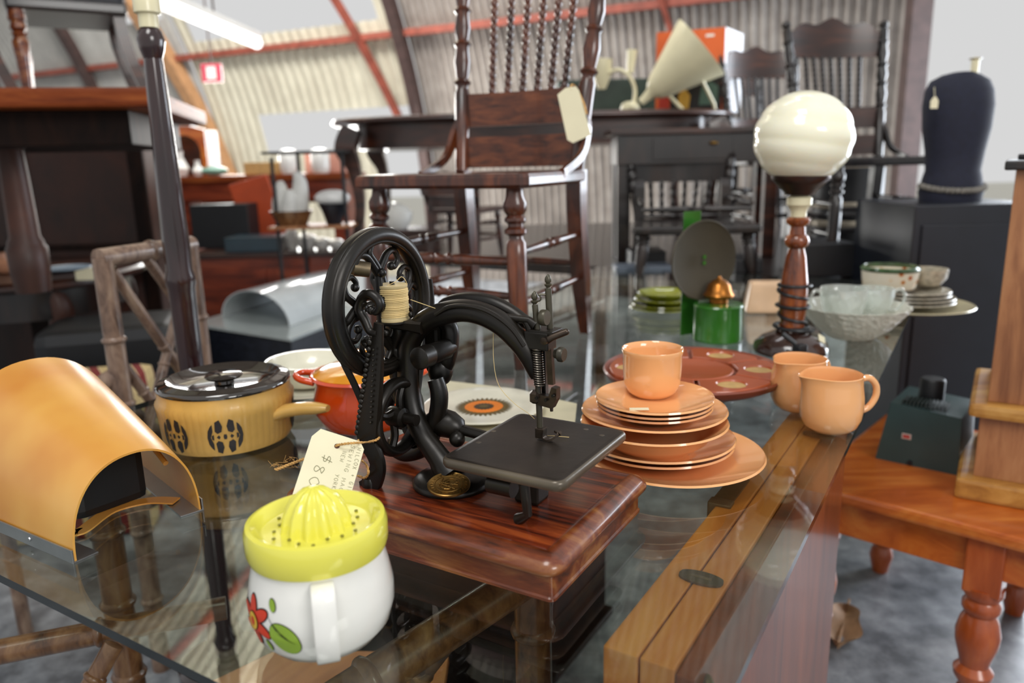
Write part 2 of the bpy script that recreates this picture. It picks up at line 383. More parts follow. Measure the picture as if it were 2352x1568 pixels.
g = G(); bam(g, r2, r2+(r1-r2)*1.9, .024); put('rail', g, m_bamboo, table)
g = G(); bam(g, (L1.x, L1.y, .47), PZ(900, 1600, .40), .012); put('stretcher', g, m_bamboo, table)
g = G(); bam(g, (r2+(r1-r2)*.45), PZ(900, 1640, .40), .013); put('brace', g, m_bamboo, table)
g = G(); bam(g, PZ(-120, 1520, .50), PZ(520, 1395, .50), .018); bam(g, PZ(170, 1640, .42), PZ(262, 1480, .50), .014); put('rail', g, m_bamboo, table)
g = G(); bam(g, legs[2]+ZZ*.70, legs[3]+ZZ*.70, .022); put('rail', g, m_bamboo, table)
g = G(); bam(g, legs[1]+ZZ*.66, legs[3]+ZZ*.66, .022); put('rail', g, m_bamboo, table)
# ================================================================== DROP LEAF TABLE UNDER THE GLASS
zr = TZ-th-.003
a0, a1, a2 = PZ(1385, 1482, zr), PZ(1465, 1512, zr), PZ(1548, 1540, zr)
far = PZ(1700, 1090, zr); dR = (far-a0).normalized(); nR = V3((dR.y, -dR.x, 0))
w1 = (a1-a0).dot(nR); w2 = (a2-a0).dot(nR); LR = (PP(1905, 1190, a0+nR*w2, nR)-a0).dot(dR)
print('rail heading', math.degrees(math.atan2(dR.y, dR.x)), w1, w2, LR)
drop = thing('drop_leaf_table', 'folded golden timber drop leaf table with brass hinges under the right side of the glass', 'table', (a0+dR*.4+nR*.06)*1.0-ZZ*zr)
def rail(u0, u1, v0, v1, z0, z1, mat, name, bev=.002):
    c = a0+nR*((u0+u1)/2)+dR*((v0+v1)/2); c.z = (z0+z1)/2
    Rm = M4((nR, dR, ZZ)).transposed(); g = G(); g.box(c, (u1-u0, v1-v0, z1-z0), Rm, bev); return put(name, g, mat, drop)
rail(0, w1-.001, 0, LR+.25, zr-.07, zr, m_rail, 'top_rail'); rail(w1+.001, w2, 0, LR+.25, zr-.07, zr, m_rail, 'top_rail')
rail(w2+.001, w2+.018, .0, LR, .06, zr-.004, m_leaf, 'drop_leaf')
rail(0.002, w2-.004, .03, .07, 0, zr-.07, m_rail, 'leg'); rail(0.002, w2-.004, LR-.1, LR-.06, 0, zr-.07, m_rail, 'leg')
def hinge(px, py, big):
    c = PZ(px, py, zr+.0005); Rm = M4((nR, dR, ZZ)).transposed(); g = G()
    g.prism([(.021*math.cos(2*PI*k/24)*(1+.12*math.cos(4*PI*k/24)), .0125*math.copysign(abs(math.sin(2*PI*k/24))**.6, math.sin(2*PI*k/24))) for k in range(24)], c, nR, dR, .0025); g.tube([c-nR*.01+ZZ*.001, c+nR*.012+ZZ*.001], .0028, 8)
    for s in (-.017, .017): g.sph(c+nR*s+ZZ*.001, .003, 8, sq=(1, 1, .5))
    return put('hinge', g, m_brassd, drop)
hinge(1610, 1330, True); hinge(1880, 1000, True)
g = G(); c = PZ(1700, 1130, zr+.001); g.box(c-nR*.012, (.026, .09, .003), M4((nR, dR, ZZ)).transposed(), .001); g.box(c-nR*.012-dR*.045-ZZ*.012, (.03, .02, .03), M4((nR, dR, ZZ)).transposed(), .002); put('strap', g, m_brassd, drop)
g = G(); c = PP(1568, 1560, a0+nR*w2, nR); g.sph(a0+nR*(w2+.02)+dR*.03-ZZ*.03, .012, 14, sq=(.6, 1, 1)); put('knob', g, m_brassd, drop)
# pale papers on a low shelf and tiles below the glass
g = G(); q = [PZ(1092, 1600, .03), PZ(1195, 1400, .03), PZ(1300, 1395, .03), PZ(1262, 1640, .03)]
def slab(name, px, z, t, mat, label, cat):
    q = [PZ(x, y, z+t) for x, y in px]; g = G(); g.add(q+[p-ZZ*t for p in q], [[0, 1, 2, 3], [7, 6, 5, 4]]+[[i, (i+1) % 4, 4+(i+1) % 4, 4+i] for i in range(4)], 0, False)
    return solo(name, g, mat, label, cat)
slab('cardboard_sheet', [(1075, 1640), (1198, 1392), (1262, 1392), (1240, 1640)], 0, .01, plain('pale grey card', '9a9c96', .8), 'pale grey sheet on the floor beside the bamboo leg, seen through the glass', 'board')
slab('timber_board', [(330, 1640), (640, 1490), (1030, 1500), (1010, 1640)], .30, .02, m_rail, 'golden timber board under the front of the glass table below the juicer', 'board')
def low(px, py, z): return PZ(px, py, z)
bdo = bpy.data.objects['timber_board']; W[bdo.name] = M4.Translation(bdo.location)
for p in ((400, 1625), (980, 1625), (1000, 1515), (660, 1505)):
    q = PZ(p[0], p[1], .3); g = G(); g.box((q.x, q.y, .15), (.03, .03, .30)); put('leg', g, m_dbrown, bdo)
chs = thing('blanket_chest', 'low dark wooden chest standing on the floor beneath the glass table', 'chest', gp(-.86, .50, 0))  # added dark mass so the floor under the glass looks darker
RGm = M4((gU, gV, ZZ)).transposed()
cq_ = gp(-.86, .50, 0); cq_.z = 0
g = G(); g.box(cq_+ZZ*.165, (.50, .62, .29), RGm, .006); put('body', g, m_dmat, chs)
g = G(); g.box(cq_+ZZ*.325, (.54, .66, .03), RGm, .008); put('lid', g, m_dmat, chs)
g = G(); g.box(cq_+ZZ*.01, (.53, .65, .02), RGm, .004); put('plinth', g, m_dmat, chs)
# ================================================================== FLOOR LEAF, BENCH, PILLAR CABINET, PROJECTOR
g = G(); A = PZ(1945, 1405, 0); Bp = PZ(1922, 1500, 0); d = (Bp-A); Ln = d.length; d.normalize(); nn = V3((d.y, -d.x, 0)); n = 14; vs = []; fs = []
for i in range(n+1):
    t = i/n; wd = Ln*.22*math.sin(PI*min(1, t*1.02))**.6*(1+.16*math.sin(t*13))
    for k, s in enumerate((-1, -.5, 0, .5, 1)):
        vs.append(A+d*Ln*t+nn*wd*s+ZZ*(.004+.02*abs(s)**1.5+.008*math.sin(t*7)))
for i in range(n):
    for k in range(4): a = i*5+k; fs.append([a, a+1, a+6, a+5])
vs2 = [v+ZZ*.0015 for v in vs]; g.add(vs, fs); g.add(vs2, fs); g.tube([A-d*Ln*.25+ZZ*.01, A+ZZ*.006, Bp-d*Ln*.1+ZZ*.012], .0035, 6)
solo('dry_leaf', g, plain('dry leaf', 'a58262', .7, var=.25, vs=40), 'curled brown dry leaf lying on the concrete floor', 'leaf')
zb = .45
e0, e1 = PZ(1898, 1122, zb), PZ(2352, 1240, zb); dB = (e1-e0).normalized(); nB = V3((-dB.y, dB.x, 0))
print('bench', e0, e1, math.degrees(math.atan2(dB.y, dB.x)))
bench = thing('coffee_table', 'orange pine low table with a thick turned leg and deep apron', 'table', (e0+e1)*.5+nB*.3-ZZ*zb)
RB = M4((dB, nB, ZZ)).transposed()
def bb(u, v, z, du, dv, dz, mat, name, par, bev=.003, org=None, RR=None):
    o = (org or V3((e0.x, e0.y, 0))); X, Y_ = (RR or RB).col[0], (RR or RB).col[1]
    g = G(); g.box(o+X*(u+du/2)+Y_*(v+dv/2)+ZZ*(z+dz/2), (du, dv, dz), RR or RB, bev); return put(name, g, mat, par)
bb(-.06, 0, zb-.028, 1.0, .62, .028, m_pine, 'table_top', bench, .008)
apz = zb-.028-.085
bb(.0, .03, apz, .9, .02, .085, m_pine, 'apron', bench); bb(.0, .57, apz, .9, .02, .085, m_pine, 'apron', bench)
lp = [(.0, 0), (.02, 0), (.024, .02), (.03, .05), (.026, .07), (.022, .08), (.034, .10), (.036, .115), (.026, .13), (.030, .15), (.038, .18), (.040, .205), (.034, .235), (.027, .25), (.034, .262), (.034, .275), (.028, .285), (.036, .30), (.036, .315)]
legx = (PZ(2275, 1300, .33)-e0).dot(dB)
for u, v in ((legx, .05), (legx, .55), (-.02, .05), (-.02, .55)):
    o = V3((e0.x, e0.y, 0))+dB*u+nB*v; g = G(); g.lathe([(max(.0001, r*1.05), h*.98) for r, h in lp], o, seg=28); g.box(o+ZZ*((zb-.028+.3)/2), (.068, .068, zb-.028-.3), RB, .004)
    put('leg', g, m_pineleg, bench)
# pillar cabinet
f0, f1 = PZ(2190, 1142, zb), PZ(2352, 1172, zb); dP = (f1-f0).normalized(); nP = V3((-dP.y, dP.x, 0)); RP = M4((dP, nP, ZZ)).transposed(); oP = V3((f0.x, f0.y, 0))
topz = PP(2290, 392, f0+dP*.02, nP).z+.0
print('pillar', f0, f1, topz)
pc = thing('pine_cupboard', 'tall honey coloured timber cupboard with stepped mouldings at the right edge', 'cupboard', f0+dP*.25+nP*.17)
bb(0, 0, zb+.0, .5, .34, .045, m_kauri2, 'plinth', pc, .008, oP, RP)
zw = PP(2222, 960, f0+dP*.02, nP).z
bb(.03, .03, zb+.045, .46, .30, zw-zb-.045, m_kauri, 'lower_body', pc, .002, oP, RP)
bb(.008, .008, zw, .49, .33, .03, m_kauri2, 'waist_moulding', pc, .01, oP, RP)
bb(.04, .04, zw+.03, .45, .29, topz-zw-.03, m_kauri, 'upper_body', pc, .002, oP, RP)
bb(.02, .02, topz, .48, .32, .018, m_dark, 'cupboard_top', pc, .004, oP, RP)
o = oP+dP*.1+nP*.12+ZZ*(topz+.018)
g = G(); g.lathe([(.0, 0), (.03, 0), (.045, .012), (.05, .03), (.047, .03), (.042, .014), (.0, .005)], o+dP*.03, seg=24)
solo('crystal_ashtray', g, crystal('cut glass small', scale=90), 'small cut glass dish on top of the honey coloured cupboard', 'dish')
g = G(); g.tube(spline([o-dP*.04+nP*.06+ZZ*.012, o-dP*.01+nP*.05+ZZ*.04, o+dP*.03+nP*.06+ZZ*.045, o+dP*.06+nP*.08+ZZ*.012], 5), .011, 8); g.box(o+dP*.0+nP*.07+ZZ*.006, (.12, .05, .012), RP, .004)
solo('black_handset', g, m_black, 'black telephone like handset lying on the honey cupboard top', 'handset')
# projector
t0, t1 = PZ(2010, 1052, zb), PZ(2200, 1092, zb); dT = (t1-t0).normalized(); nT = V3((-dT.y, dT.x, 0)); RT = M4((dT, nT, ZZ)).transposed(); oT = V3((t0.x, t0.y, 0)); wT = (t1-t0).length
hT = PP(2050, 925, t0, nT).z-zb
print('projector', wT, hT)
pj = thing('slide_projector', 'dark teal slide projector with slotted tray and small red badge on the pine table', 'projector', t0+dT*wT/2+nT*.09)
g = G(); g.prism([(0, 0), (wT, 0), (wT*.97, hT*.93), (wT*.13, hT)], t0, dT, ZZ, -.17, 0); put('housing', g, m_teal, pj)
g = G()
for i in range(12): g.box(t0+dT*(wT*(.27+.045*i))+nT*.03+ZZ*(hT+.003), (.0035, .05, .012), RT)
put('slide_tray', g, plain('dark slide frames', '26312f', .5), pj)
g = G(); g.lathe([(.0, 0), (.028, 0), (.028, .05), (.024, .055), (.0, .055)], t0+dT*wT*.5+nT*.1+ZZ*hT*.95, seg=20); put('lamp_hood', g, m_black, pj)
bd = PP(2082, 1002, t0-nT*.001, nT); g = G(); g.box(bd, (.020, .002, .013), RT, .0005, 0); g.box(bd-nT*.001, (.015, .001, .008), RT, 0, 1); put('badge', g, [plain('badge silver', 'c9b8ae', .4), plain('badge red', 'b03a35', .4)], pj)
g = G(); g.lathe([(0, -.004), (.006, -.004), (.006, .004), (0, .004)], PP(2090, 1062, t0, nT), nT, 12); put('foot_screw', g, m_black, pj)
# dark speaker cabinet behind, with dress form on top
s0 = PY(2103, 472, 2.35); s1 = PY(2300, 462, 2.35)
g = G(); wS = s1.x-s0.x+.12
sp = thing('dark_cabinet', 'tall plain dark slate cabinet behind the projector', 'cabinet', (s0.x+wS/2, 2.35+.2, 0))
g.box((s0.x+wS/2, 2.55, s0.z/2), (wS, .4, s0.z), None, .004); put('body', g, m_navy, sp)
g = G(); g.box((s0.x+wS/2, 2.346, s0.z*.5), (wS-.05, .006, s0.z-.12), None, .002); put('front_panel', g, m_navy, sp)
fx = PY(2180, 470, 2.52).x; fz = s0.z; sc = 2.52/1750
df = thing('dress_form', 'dark blue black torso dress form with pale waist trim against the bright doorway', 'dress form', (fx, 2.52, fz))
def tor(prof, nm, mat):
    g = G(); vs = []; fs = []; n = 28
    for (z, a, b, dx) in prof:
        for k in range(n):
            t = 2*PI*k/n; vs.append((fx+dx+a*abs(math.cos(t))**.9*(1 if math.cos(t) > 0 else -1), 2.52+b*math.sin(t), fz+z))
    for i in range(len(prof)-1):
        for k in range(n): fs.append([i*n+k, i*n+(k+1) % n, (i+1)*n+(k+1) % n, (i+1)*n+k])
    fs.append(list(range(n-1, -1, -1))); fs.append([(len(prof)-1)*n+k for k in range(n)]); g.add(vs, fs); return put(nm, g, mat, df)
m_cloth = plain('dark navy cloth', '12162a', .8, sheen=.05, var=.2, vs=60)
tor([(.0, .095, .07, 0), (.03, .10, .075, 0), (.075, .09, .07, 0), (.10, .085, .06, 0), (.16, .092, .062, 0), (.23, .105, .07, -.002), (.30, .110, .07, -.004), (.345, .106, .06, -.006), (.375, .092, .045, -.006), (.392, .06, .03, -.004), (.40, .03, .026, 0)], 'bodice', m_cloth)
g = G()
for k in range(22):
    t = PI+PI*k/21; g.sph((fx+.099*math.cos(t), 2.52+.078*math.sin(t), fz+.052-.016*math.sin(-t)), .010, 8)
put('waist_trim', g, plain('pale fur trim', '77736c', .9, var=.4, vs=120), df)
g = G(); g.lathe([(0, 0), (.012, 0), (.012, .04), (.02, .045), (.0, .05)], (fx+.035, 2.52, fz+.395), seg=16); put('neck_cap', g, m_cream, df)
tg = PY(2146, 235, 2.43); g = G(); g.prism([(-.011, -.018), (.011, -.018), (.012, .004), (.004, .016), (-.004, .016), (-.012, .004)], tg, V3((1, 0, 0)), ZZ, .001); g.tube([tg+ZZ*.015, PY(2146, 200, 2.45)], .0008, 5)
solo('price_tag', g, m_lidw, 'small white swing tag hanging on the dark torso dress form', 'tag')
# ================================================================== CROCKERY ON THE GLASS
def rad(px_w, p): return px_w/2/FPX*((p-CP).dot(_fw))
def wrapdecal(g, c, prof_r, poly, lift=.0006, mi=0, rings=3):
    """poly of (arc length, height) round a body of revolution centred on c=(x,y,z0); prof_r(z) its radius"""
    cx = sum(p[0] for p in poly)/len(poly); cy = sum(p[1] for p in poly)/len(poly); n = len(poly); vs = []; fs = []
    def P(s, z):
        r = prof_r(z)+lift; a = s; return (c[0]+r*math.cos(a), c[1]+r*math.sin(a), c[2]+z)
    vs.append(P(cx, cy))
    for k in range(1, rings+1):
        t = k/rings
        for x, y in poly: vs.append(P(cx+(x-cx)*t, cy+(y-cy)*t))
    for i in range(n): fs.append([0, 1+i, 1+(i+1) % n])
    for k in range(1, rings):
        for i in range(n):
            a = 1+(k-1)*n; fs.append([a+i, a+n+i, a+n+(i+1) % n, a+(i+1) % n])
    g.add(vs, fs, mi)
def interp(prof):
    ps = sorted([(h, r) for r, h in prof])
    def f(z):
        for (a, ra), (b, rb) in zip(ps, ps[1:]):
            if a <= z <= b and b > a: return ra+(rb-ra)*(z-a)/(b-a)
        return ps[-1][1] if z > ps[-1][0] else ps[0][1]
    return f
def ell(cx, cy, rx, ry, n=24, rot=0):
    return [(cx+rx*math.cos(2*PI*k/n)*math.cos(rot)-ry*math.sin(2*PI*k/n)*math.sin(rot), cy+rx*math.cos(2*PI*k/n)*math.sin(rot)+ry*math.sin(2*PI*k/n)*math.cos(rot)) for k in range(n)]
# ---- juicer
J = PZ(749, 1450); J.z = TZ
jz = .100; jr = .0575; JS = 1.075
ju = thing('citrus_juicer', 'white jug shaped citrus juicer with lemon yellow lid and painted red flower', 'juicer', J)
jp = [(.0, 0), (.038, 0), (.047, .004), (.056, .016), (.0605, .034), (.0605, .05), (.057, .07), (.053, .088), (.051, jz), (.047, jz), (.049, .08), (.055, .04), (.03, .01), (0, .01)]
jp = [(r*JS, h if h > .09 else h*1.0) for r, h in jp]; g = G(); g.lathe(jp, J, seg=56); put('jug_body', g, m_white, ju)
L0 = J+ZZ*jz; g = G()
g.lathe([(.050, -.012), (.0565, -.013), (.0585, -.006), (.0585, .010), (.0565, .0155), (.053, .0165), (.049, .0135), (.046, .0085), (.043, .0075), (.0, .0085), (.0, .004), (.05, .002), (.050, -.012)], L0, seg=64); g.v = [V3((L0.x+(v.x-L0.x)*JS, L0.y+(v.y-L0.y)*JS, v.z)) for v in g.v]
put('lid', g, m_yel, ju)
lid = bpy.data.objects['lid']
g = G()
def cone_r(t, r, h):
    return r*(1+.10*math.cos(12*t)*(1 if h < .05 else .5))
g.lathe([(.030, .006), (.0285, .011), (.0250, .024), (.0195, .034), (.0115, .0415), (.005, .0445), (.0, .0455)], L0, seg=120, rm=cone_r); o = put('reamer_cone', g, m_yel, ju)
g = G()
for k in range(18):
    a = 2*PI*k/18; r = .033+.007*((k*7) % 3)/2; c = L0+V3((r*math.cos(a), r*math.sin(a), .0082)); g.lathe([(0, .0012), (.0016, .0012), (.0016, 0), (0, 0)], c, seg=8)
put('strainer_hole', g, plain('hole dark', '8a8630', .6), ju)
ha = math.atan2(-J.y-.1, -J.x+.03)      # handle faces the camera
hd = V3((math.cos(ha), math.sin(ha), 0)); g = G()
g.tube(spline([J+hd*.052+ZZ*.080, J+hd*.070+ZZ*.079, J+hd*.076+ZZ*.068, J+hd*.078+ZZ*.04, J+hd*.070+ZZ*.020, J+hd*.055+ZZ*.012], 6), .001, sec=[(-9.5, -3), (-8.5, -3.8), (8.5, -3.8), (9.5, -3), (9.5, 3), (8.5, 3.8), (-8.5, 3.8), (-9.5, 3)], up=hd.cross(ZZ))
put('handle', g, m_white, ju)
jf = interp(jp[1:9]); fa = math.atan2(PY(572, 1420, .6).y-J.y, PY(572, 1420, .6).x-J.x)
va = math.atan2(-J.y, -J.x); fa = va-math.radians(63)
g = G(); rr = .06
def fl(x, z): return (fa+x/rr, z)
Z0 = .043
for k in range(6):
    a = PI/2+k*PI/3+.1; c = (.011*math.cos(a), .0125*math.sin(a)); wrapdecal(g, J, jf, [fl(x, Z0+y) for x, y in ell(c[0], c[1], .0115, .0062, 20, a)], .0004, 3)
    wrapdecal(g, J, jf, [fl(x, Z0+y) for x, y in ell(c[0], c[1], .0102, .005, 20, a)], .0008, 0)
wrapdecal(g, J, jf, [fl(x, Z0+y) for x, y in ell(0, 0, .0068, .009)], .0012, 3); wrapdecal(g, J, jf, [fl(x, Z0+y) for x, y in ell(0, 0, .006, .0082)], .0016, 2); wrapdecal(g, J, jf, [fl(x, Z0+y) for x, y in ell(0, 0, .0025, .0042)], .002, 0)
for cx, cy, rx, ry, ro in ((.033, -.008, .0165, .012, -.95), (.023, .021, .0035, .0062, .2), (.0155, -.019, .003, .006, .3)):
    wrapdecal(g, J, jf, [fl(x, Z0+y) for x, y in ell(cx, cy, rx, ry, 24, ro)], .0006, 3); wrapdecal(g, J, jf, [fl(x, Z0+y) for x, y in ell(cx, cy, rx-.0006, ry-.0006, 24, ro)], .001, 1)
for k in range(4): wrapdecal(g, J, jf, [fl(x, Z0+y) for x, y in ell(.026+.004*k-.003, -.0015-.004*k+.007, .009, .00035, 8, -.75+.15*(k-1.5))], .0014, 3, 2)
put('flower_transfer', g, [m_red, m_grn, m_yol, m_blk], ju)
# ---- mustard saucepan
S = PZ(530, 1004); S.z = TZ
sr = .104
def sauce():
    global sp_
    t = thing('saucepan', 'mustard stoneware saucepan with black glazed lid, ribbed side and stub handle', 'saucepan', S)
    pr = [(.0, 0), (.078, 0), (.094, .004), (.0985, .015), (sr-.002, .06), (sr, .072), (.1005, .078), (.099, .092), (.094, .092), (.093, .02), (0, .015)]
    g = G(); g.lathe(pr, S, seg=180, rm=lambda a, r, h: r+(.0007*math.cos(60*a) if .014 < h < .073 and r > .09 else 0)); put('pan_body', g, m_must, t)
    g = G(); z = .092
    g.lathe([(.088, z-.004), (.1, z), (.1015, z+.003), (.100, z+.007), (.096, z+.009), (.088, z+.011), (.085, z+.0125), (.083, z+.011), (.074, z+.003), (.05, z-.002), (.0, z-.001), (.0, z-.007), (.08, z-.006), (.088, z-.004)], S, seg=72); L = put('lid', g, m_lidb, t)
    g = G(); g.lathe([(.0, z-.001), (.015, z), (.014, z+.004), (.027, z+.009), (.029, z+.012), (.025, z+.0155), (.0, z+.0165)], S, seg=32); k = put('knob', g, m_lidb, L)
    hv = (PY(760, 945, S.y-.055)-S); hv.z = 0; hv.normalize(); sd = hv.cross(ZZ); g = G()
    g.tube(spline([S+hv*.085+ZZ*.045, S+hv*.105+ZZ*.052, S+hv*.14+ZZ*.059, S+hv*.182+ZZ*.062], 6), [.00125, .0011, .001, .001, .00095, .0005], sec=[(24*math.cos(2*PI*k/20), 10*math.copysign(abs(math.sin(2*PI*k/20))**.8, math.sin(2*PI*k/20))) for k in range(20)], up=sd)
    h = put('handle', g, m_must, t)
    for v in h.data.vertices:            # taper away from the wall
        d = (v.co+S-S).dot(hv); k = max(0, min(1, (d-.085)/.05)); s = v.co.dot(sd); v.co -= sd*s*(.42*k)*1.0 if k > 0 else sd*0
    pf = interp([p for p in pr[2:8]]); m_print = plain('dark blue brown print', '2d2a2c', .5); g = G()
    va = math.atan2(-S.y, -S.x)
    for da in (-4, -50, -96, 80, 126):
        ca = va+math.radians(da)
        def q(x, y, s=.0265): return (ca+x*s/sr, .036+y*s*1.05)
        for sx in (-1, 1):
            wrapdecal(g, S, pf, [q(sx*x, y) for x, y in [(.98, .0), (.92, .38), (.78, .63), (.66, .74), (.66, .35), (.86, .2), (.86, -.2), (.66, -.35), (.66, -.74), (.78, -.63), (.92, -.38)]], .0012, 0, 2)
            for sy in (-1, 1):
                wrapdecal(g, S, pf, [q(sx*x, sy*y) for x, y in [(.10+.16, .98), (.50, .86), (.54, .34), (.40, .20), (.18, .30), (.12, .60)]], .0012, 0, 2)
            wrapdecal(g, S, pf, [q(sx*x, y) for x, y in [(.62, .16), (.74, .1), (.74, -.1), (.62, -.16)]], .0012, 0, 2)
            wrapdecal(g, S, pf, [q(sx*x, y) for x, y in [(.34, .12), (.48, .0), (.34, -.12), (.26, .0)]], .0012, 0, 2)
        wrapdecal(g, S, pf, [q(x, y) for x, y in [(-.07, .14), (.07, .14), (.1, 0), (.07, -.14), (-.07, -.14), (-.1, 0)]], .0012, 0, 2)
        put('printed_medallion', g, m_print, t); g = G()
sauce()
# ---- orange enamel casserole
O = PZ(842, 975); O.z = TZ
oc = thing('casserole', 'orange red enamel casserole with a yellow orange lid behind the sewing machine', 'casserole', O)
g = G(); pr = [(0, 0), (.055, 0), (.07, .008), (.081, .03), (.082, .055), (.077, .078), (.079, .086), (.086, .090), (.083, .094), (.074, .092), (.073, .04), (.05, .012), (0, .01)]
g.lathe(pr, O, seg=56); put('pot_body', g, m_ored, oc)
g = G(); g.lathe([(.0, .088), (.079, .090), (.080, .094), (.070, .099), (.055, .104), (.0, .107)], O, seg=56)
l = put('lid', g, m_oyel, oc); g = G(); g.lathe([(.0, .106), (.013, .106), (.011, .112), (.02, .118), (.022, .123), (.018, .127), (0, .128)], O, seg=28); put('knob', g, m_oyel, l)
for k, a in enumerate((188, 8)):
    d = H(a); sd = d.cross(ZZ); g = G(); g.tube(spline([O+d*.076+ZZ*.086+sd*.03, O+d*.098+ZZ*.091+sd*.022, O+d*.107+ZZ*.093, O+d*.098+ZZ*.091-sd*.022, O+d*.076+ZZ*.086-sd*.03], 6), .0055, 10); put('side_handle', g, m_ored, oc)
# ---- plates behind saucepan
def plate_prof(r, h, rim=.28, foot=.5): return [(0, .003), (r*foot, .003), (r*foot, 0), (r*(foot+.05), 0), (r*(1-rim), h*.38), (r*.97, h*.92), (r, h), (r*.985, h+.0025), (r*.955, h*.95+.001), (r*(1-rim), h*.42+.003), (r*foot, .0065), (0, .0065)]
def plate(c, r, h, mat, label, name='plate', group=None, **k):
    g = G(); g.lathe(plate_prof(r, h, **k), c, seg=72); return solo(name, g, mat, label, 'plate' if 'plate' in name else 'dish', group)
m_dishw = plain('cream dish', 'dcd9c6', .2, 0, .4)
c = PZ(710, 900); plate(c, .085, .012, m_dishw, 'pale cream plate behind the mustard saucepan, lower of two', group='pale plates behind the saucepan')
c = PZ(712, 890); c.z = TZ+.012; g = G(); g.lathe([(0, 0), (.05, 0), (.075, .03), (.08, .046), (.077, .046), (.07, .03), (.045, .006), (0, .005)], c, seg=48); solo('shallow_bowl', g, m_dishw, 'pale cream bowl peeking above the orange casserole rim', 'bowl')
# ---- floral plate
q5 = [PZ(x, y) for x, y in [(1000, 874), (1150, 892), (1325, 930), (1318, 1000), (1012, 1000)]]; g = G(); g.add(q5+[p+ZZ*.003 for p in q5], [[4, 3, 2, 1, 0], [5, 6, 7, 8, 9]]+[[i, (i+1) % 5, 5+(i+1) % 5, 5+i] for i in range(5)], 0, False)
solo('cork_placemat', g, plain('cream card', 'cfc8aa', .6), 'cream placemat lying under the sunburst plate on the glass', 'placemat')
F = PZ(1112, 952); F.z = TZ+.0032
g = G(); g.lathe([(0, .004), (.05, .004), (.052, 0), (.056, 0), (.075, .008), (.101, .013), (.104, .0155), (.101, .0165), (.08, .0115), (.0, .0095)], F, seg=80)
fp = thing('dinner_plate', 'cream plate with an orange and brown sunburst flower behind the iron cloth plate', 'plate', F)
put('plate_body', g, m_dishw, fp)
g = G(); z = F+ZZ*.0113
def disc(r0, r1, n, zz, mi, wig=0, wn=24):
    vs = []; fs = []
    for k in range(n):
        a = 2*PI*k/n; rr = r1+wig*math.cos(wn*a)
        vs += [z+V3((r0*math.cos(a), r0*math.sin(a), zz)), z+V3((rr*math.cos(a), rr*math.sin(a), zz))]
    for k in range(n): fs.append([2*k, 2*k+1, (2*k+3) % (2*n), (2*k+2) % (2*n)])
    g.add(vs, fs, mi, False)
disc(.002, .045, 300, 0, 0, .005, 34); disc(.001, .033, 96, .0003, 1, .0008, 30); disc(.001, .017, 96, .0006, 2, .0012, 18); disc(.0005, .008, 40, .0009, 0)
put('sunburst_print', g, [plain('brown print', '5b4a22', .5), plain('orange print', 'd9771a', .4), plain('dark centre print', '3c2c14', .5)], fp)
# cream placemats below and behind floral plate
for i, (px, lab) in enumerate([([(985, 905), (1040, 868), (1230, 905), (1320, 960), (1150, 985)], 'cream square card under the sunburst plate')]):
    pass
# ---- peach stack
K = PZ(1503, 1000); K.z = TZ
def K_at(px, z): 
    p = PZ(px, 1010, z); return p
stack = []
zc = TZ
def R_px(w, cx, cy, z): p = PZ(cx, cy, z); return w/2/FPX*(p-CP).dot(_fw), p
B1r = R_px(456, 1545, 1040, TZ+.018)
base = PZ(1548, 1035, TZ+.018)
ord_ = [('dinner_plate', .124, .020, 0, (1548, 1037), 'peach dinner plate, widest and lowest of the peach stack, resting on the glass'),
 ('side_plate', .1055, .019, .010, (1512, 1012), 'peach plate second from the bottom of the peach stack'),
 ('side_plate', .1065, .020, .019, (1512, 1000), 'peach plate directly beneath the deep peach soup bowl'),
 ('soup_bowl', .1015, .040, .027, (1502, 965), 'deep peach soup bowl in the middle of the peach stack'),
 ('side_plate', .1030, .018, .056, (1502, 938), 'wide peach plate resting on the peach soup bowl'),
 ('saucer', .0815, .016, .064, (1503, 930), 'lowest of three peach saucers beneath the cup'),
 ('saucer', .0815, .016, .0715, (1503, 921), 'middle one of three peach saucers beneath the cup'),
 ('saucer', .0830, .017, .079, (1503, 910), 'top peach saucer with a small paper sticker, directly under the cup')]
for nm, r, h, z, (px, py), lab in ord_:
    c = PZ(px, py, TZ+z+h); c.z = TZ+z
    if nm == 'soup_bowl':
        g = G(); g.lathe([(0, .004), (.045, .004), (.045, 0), (.052, 0), (.058, .006), (.075, .018), (.083, .030), (.096, .037), (r, .040), (r*.985, .0425), (.09, .037), (.079, .032), (.066, .018), (.045, .008), (0, .007)], c, seg=72)
        solo(nm, g, m_peach, lab, 'bowl', 'peach crockery stack')
    else:
        o = plate(c, r, h, m_peach, lab, nm, 'peach crockery stack', rim=.34, foot=.48); o['category'] = 'saucer' if nm == 'saucer' else 'plate'
    top = (c, r, h)
c, r, h = top
st = PZ(1468, 939, c.z+.009); g = G(); g.box(st+ZZ*.0, (.026, .008, .0012), Rz(-.05)); solo('paper_sticker', g, m_lidw, 'small white paper sticker lying on the top peach saucer', 'sticker')
CUPC = PZ(1497, 905, c.z+.0075); CUPC.z = c.z+.0068
cz = CUPC
g = G(); g.lathe([(0, .003), (.024, .003), (.025, 0), (.028, .001), (.036, .008), (.0405, .02), (.0420, .04), (.0425, .062), (.0445, .068), (.0435, .0705), (.041, .068), (.0395, .06), (.0385, .02), (.03, .008), (0, .006)], cz, seg=64)
cup = thing('cup', 'peach cup standing on top of the peach crockery stack', 'cup', cz); put('cup_body', g, m_peach, cup)
g = G(); d = H(62); g.tube(spline([cz+d*.041+ZZ*.055, cz+d*.06+ZZ*.056, cz+d*.068+ZZ*.04, cz+d*.058+ZZ*.022, cz+d*.039+ZZ*.018], 6), .0048, 10); put('handle', g, m_peach, cup)
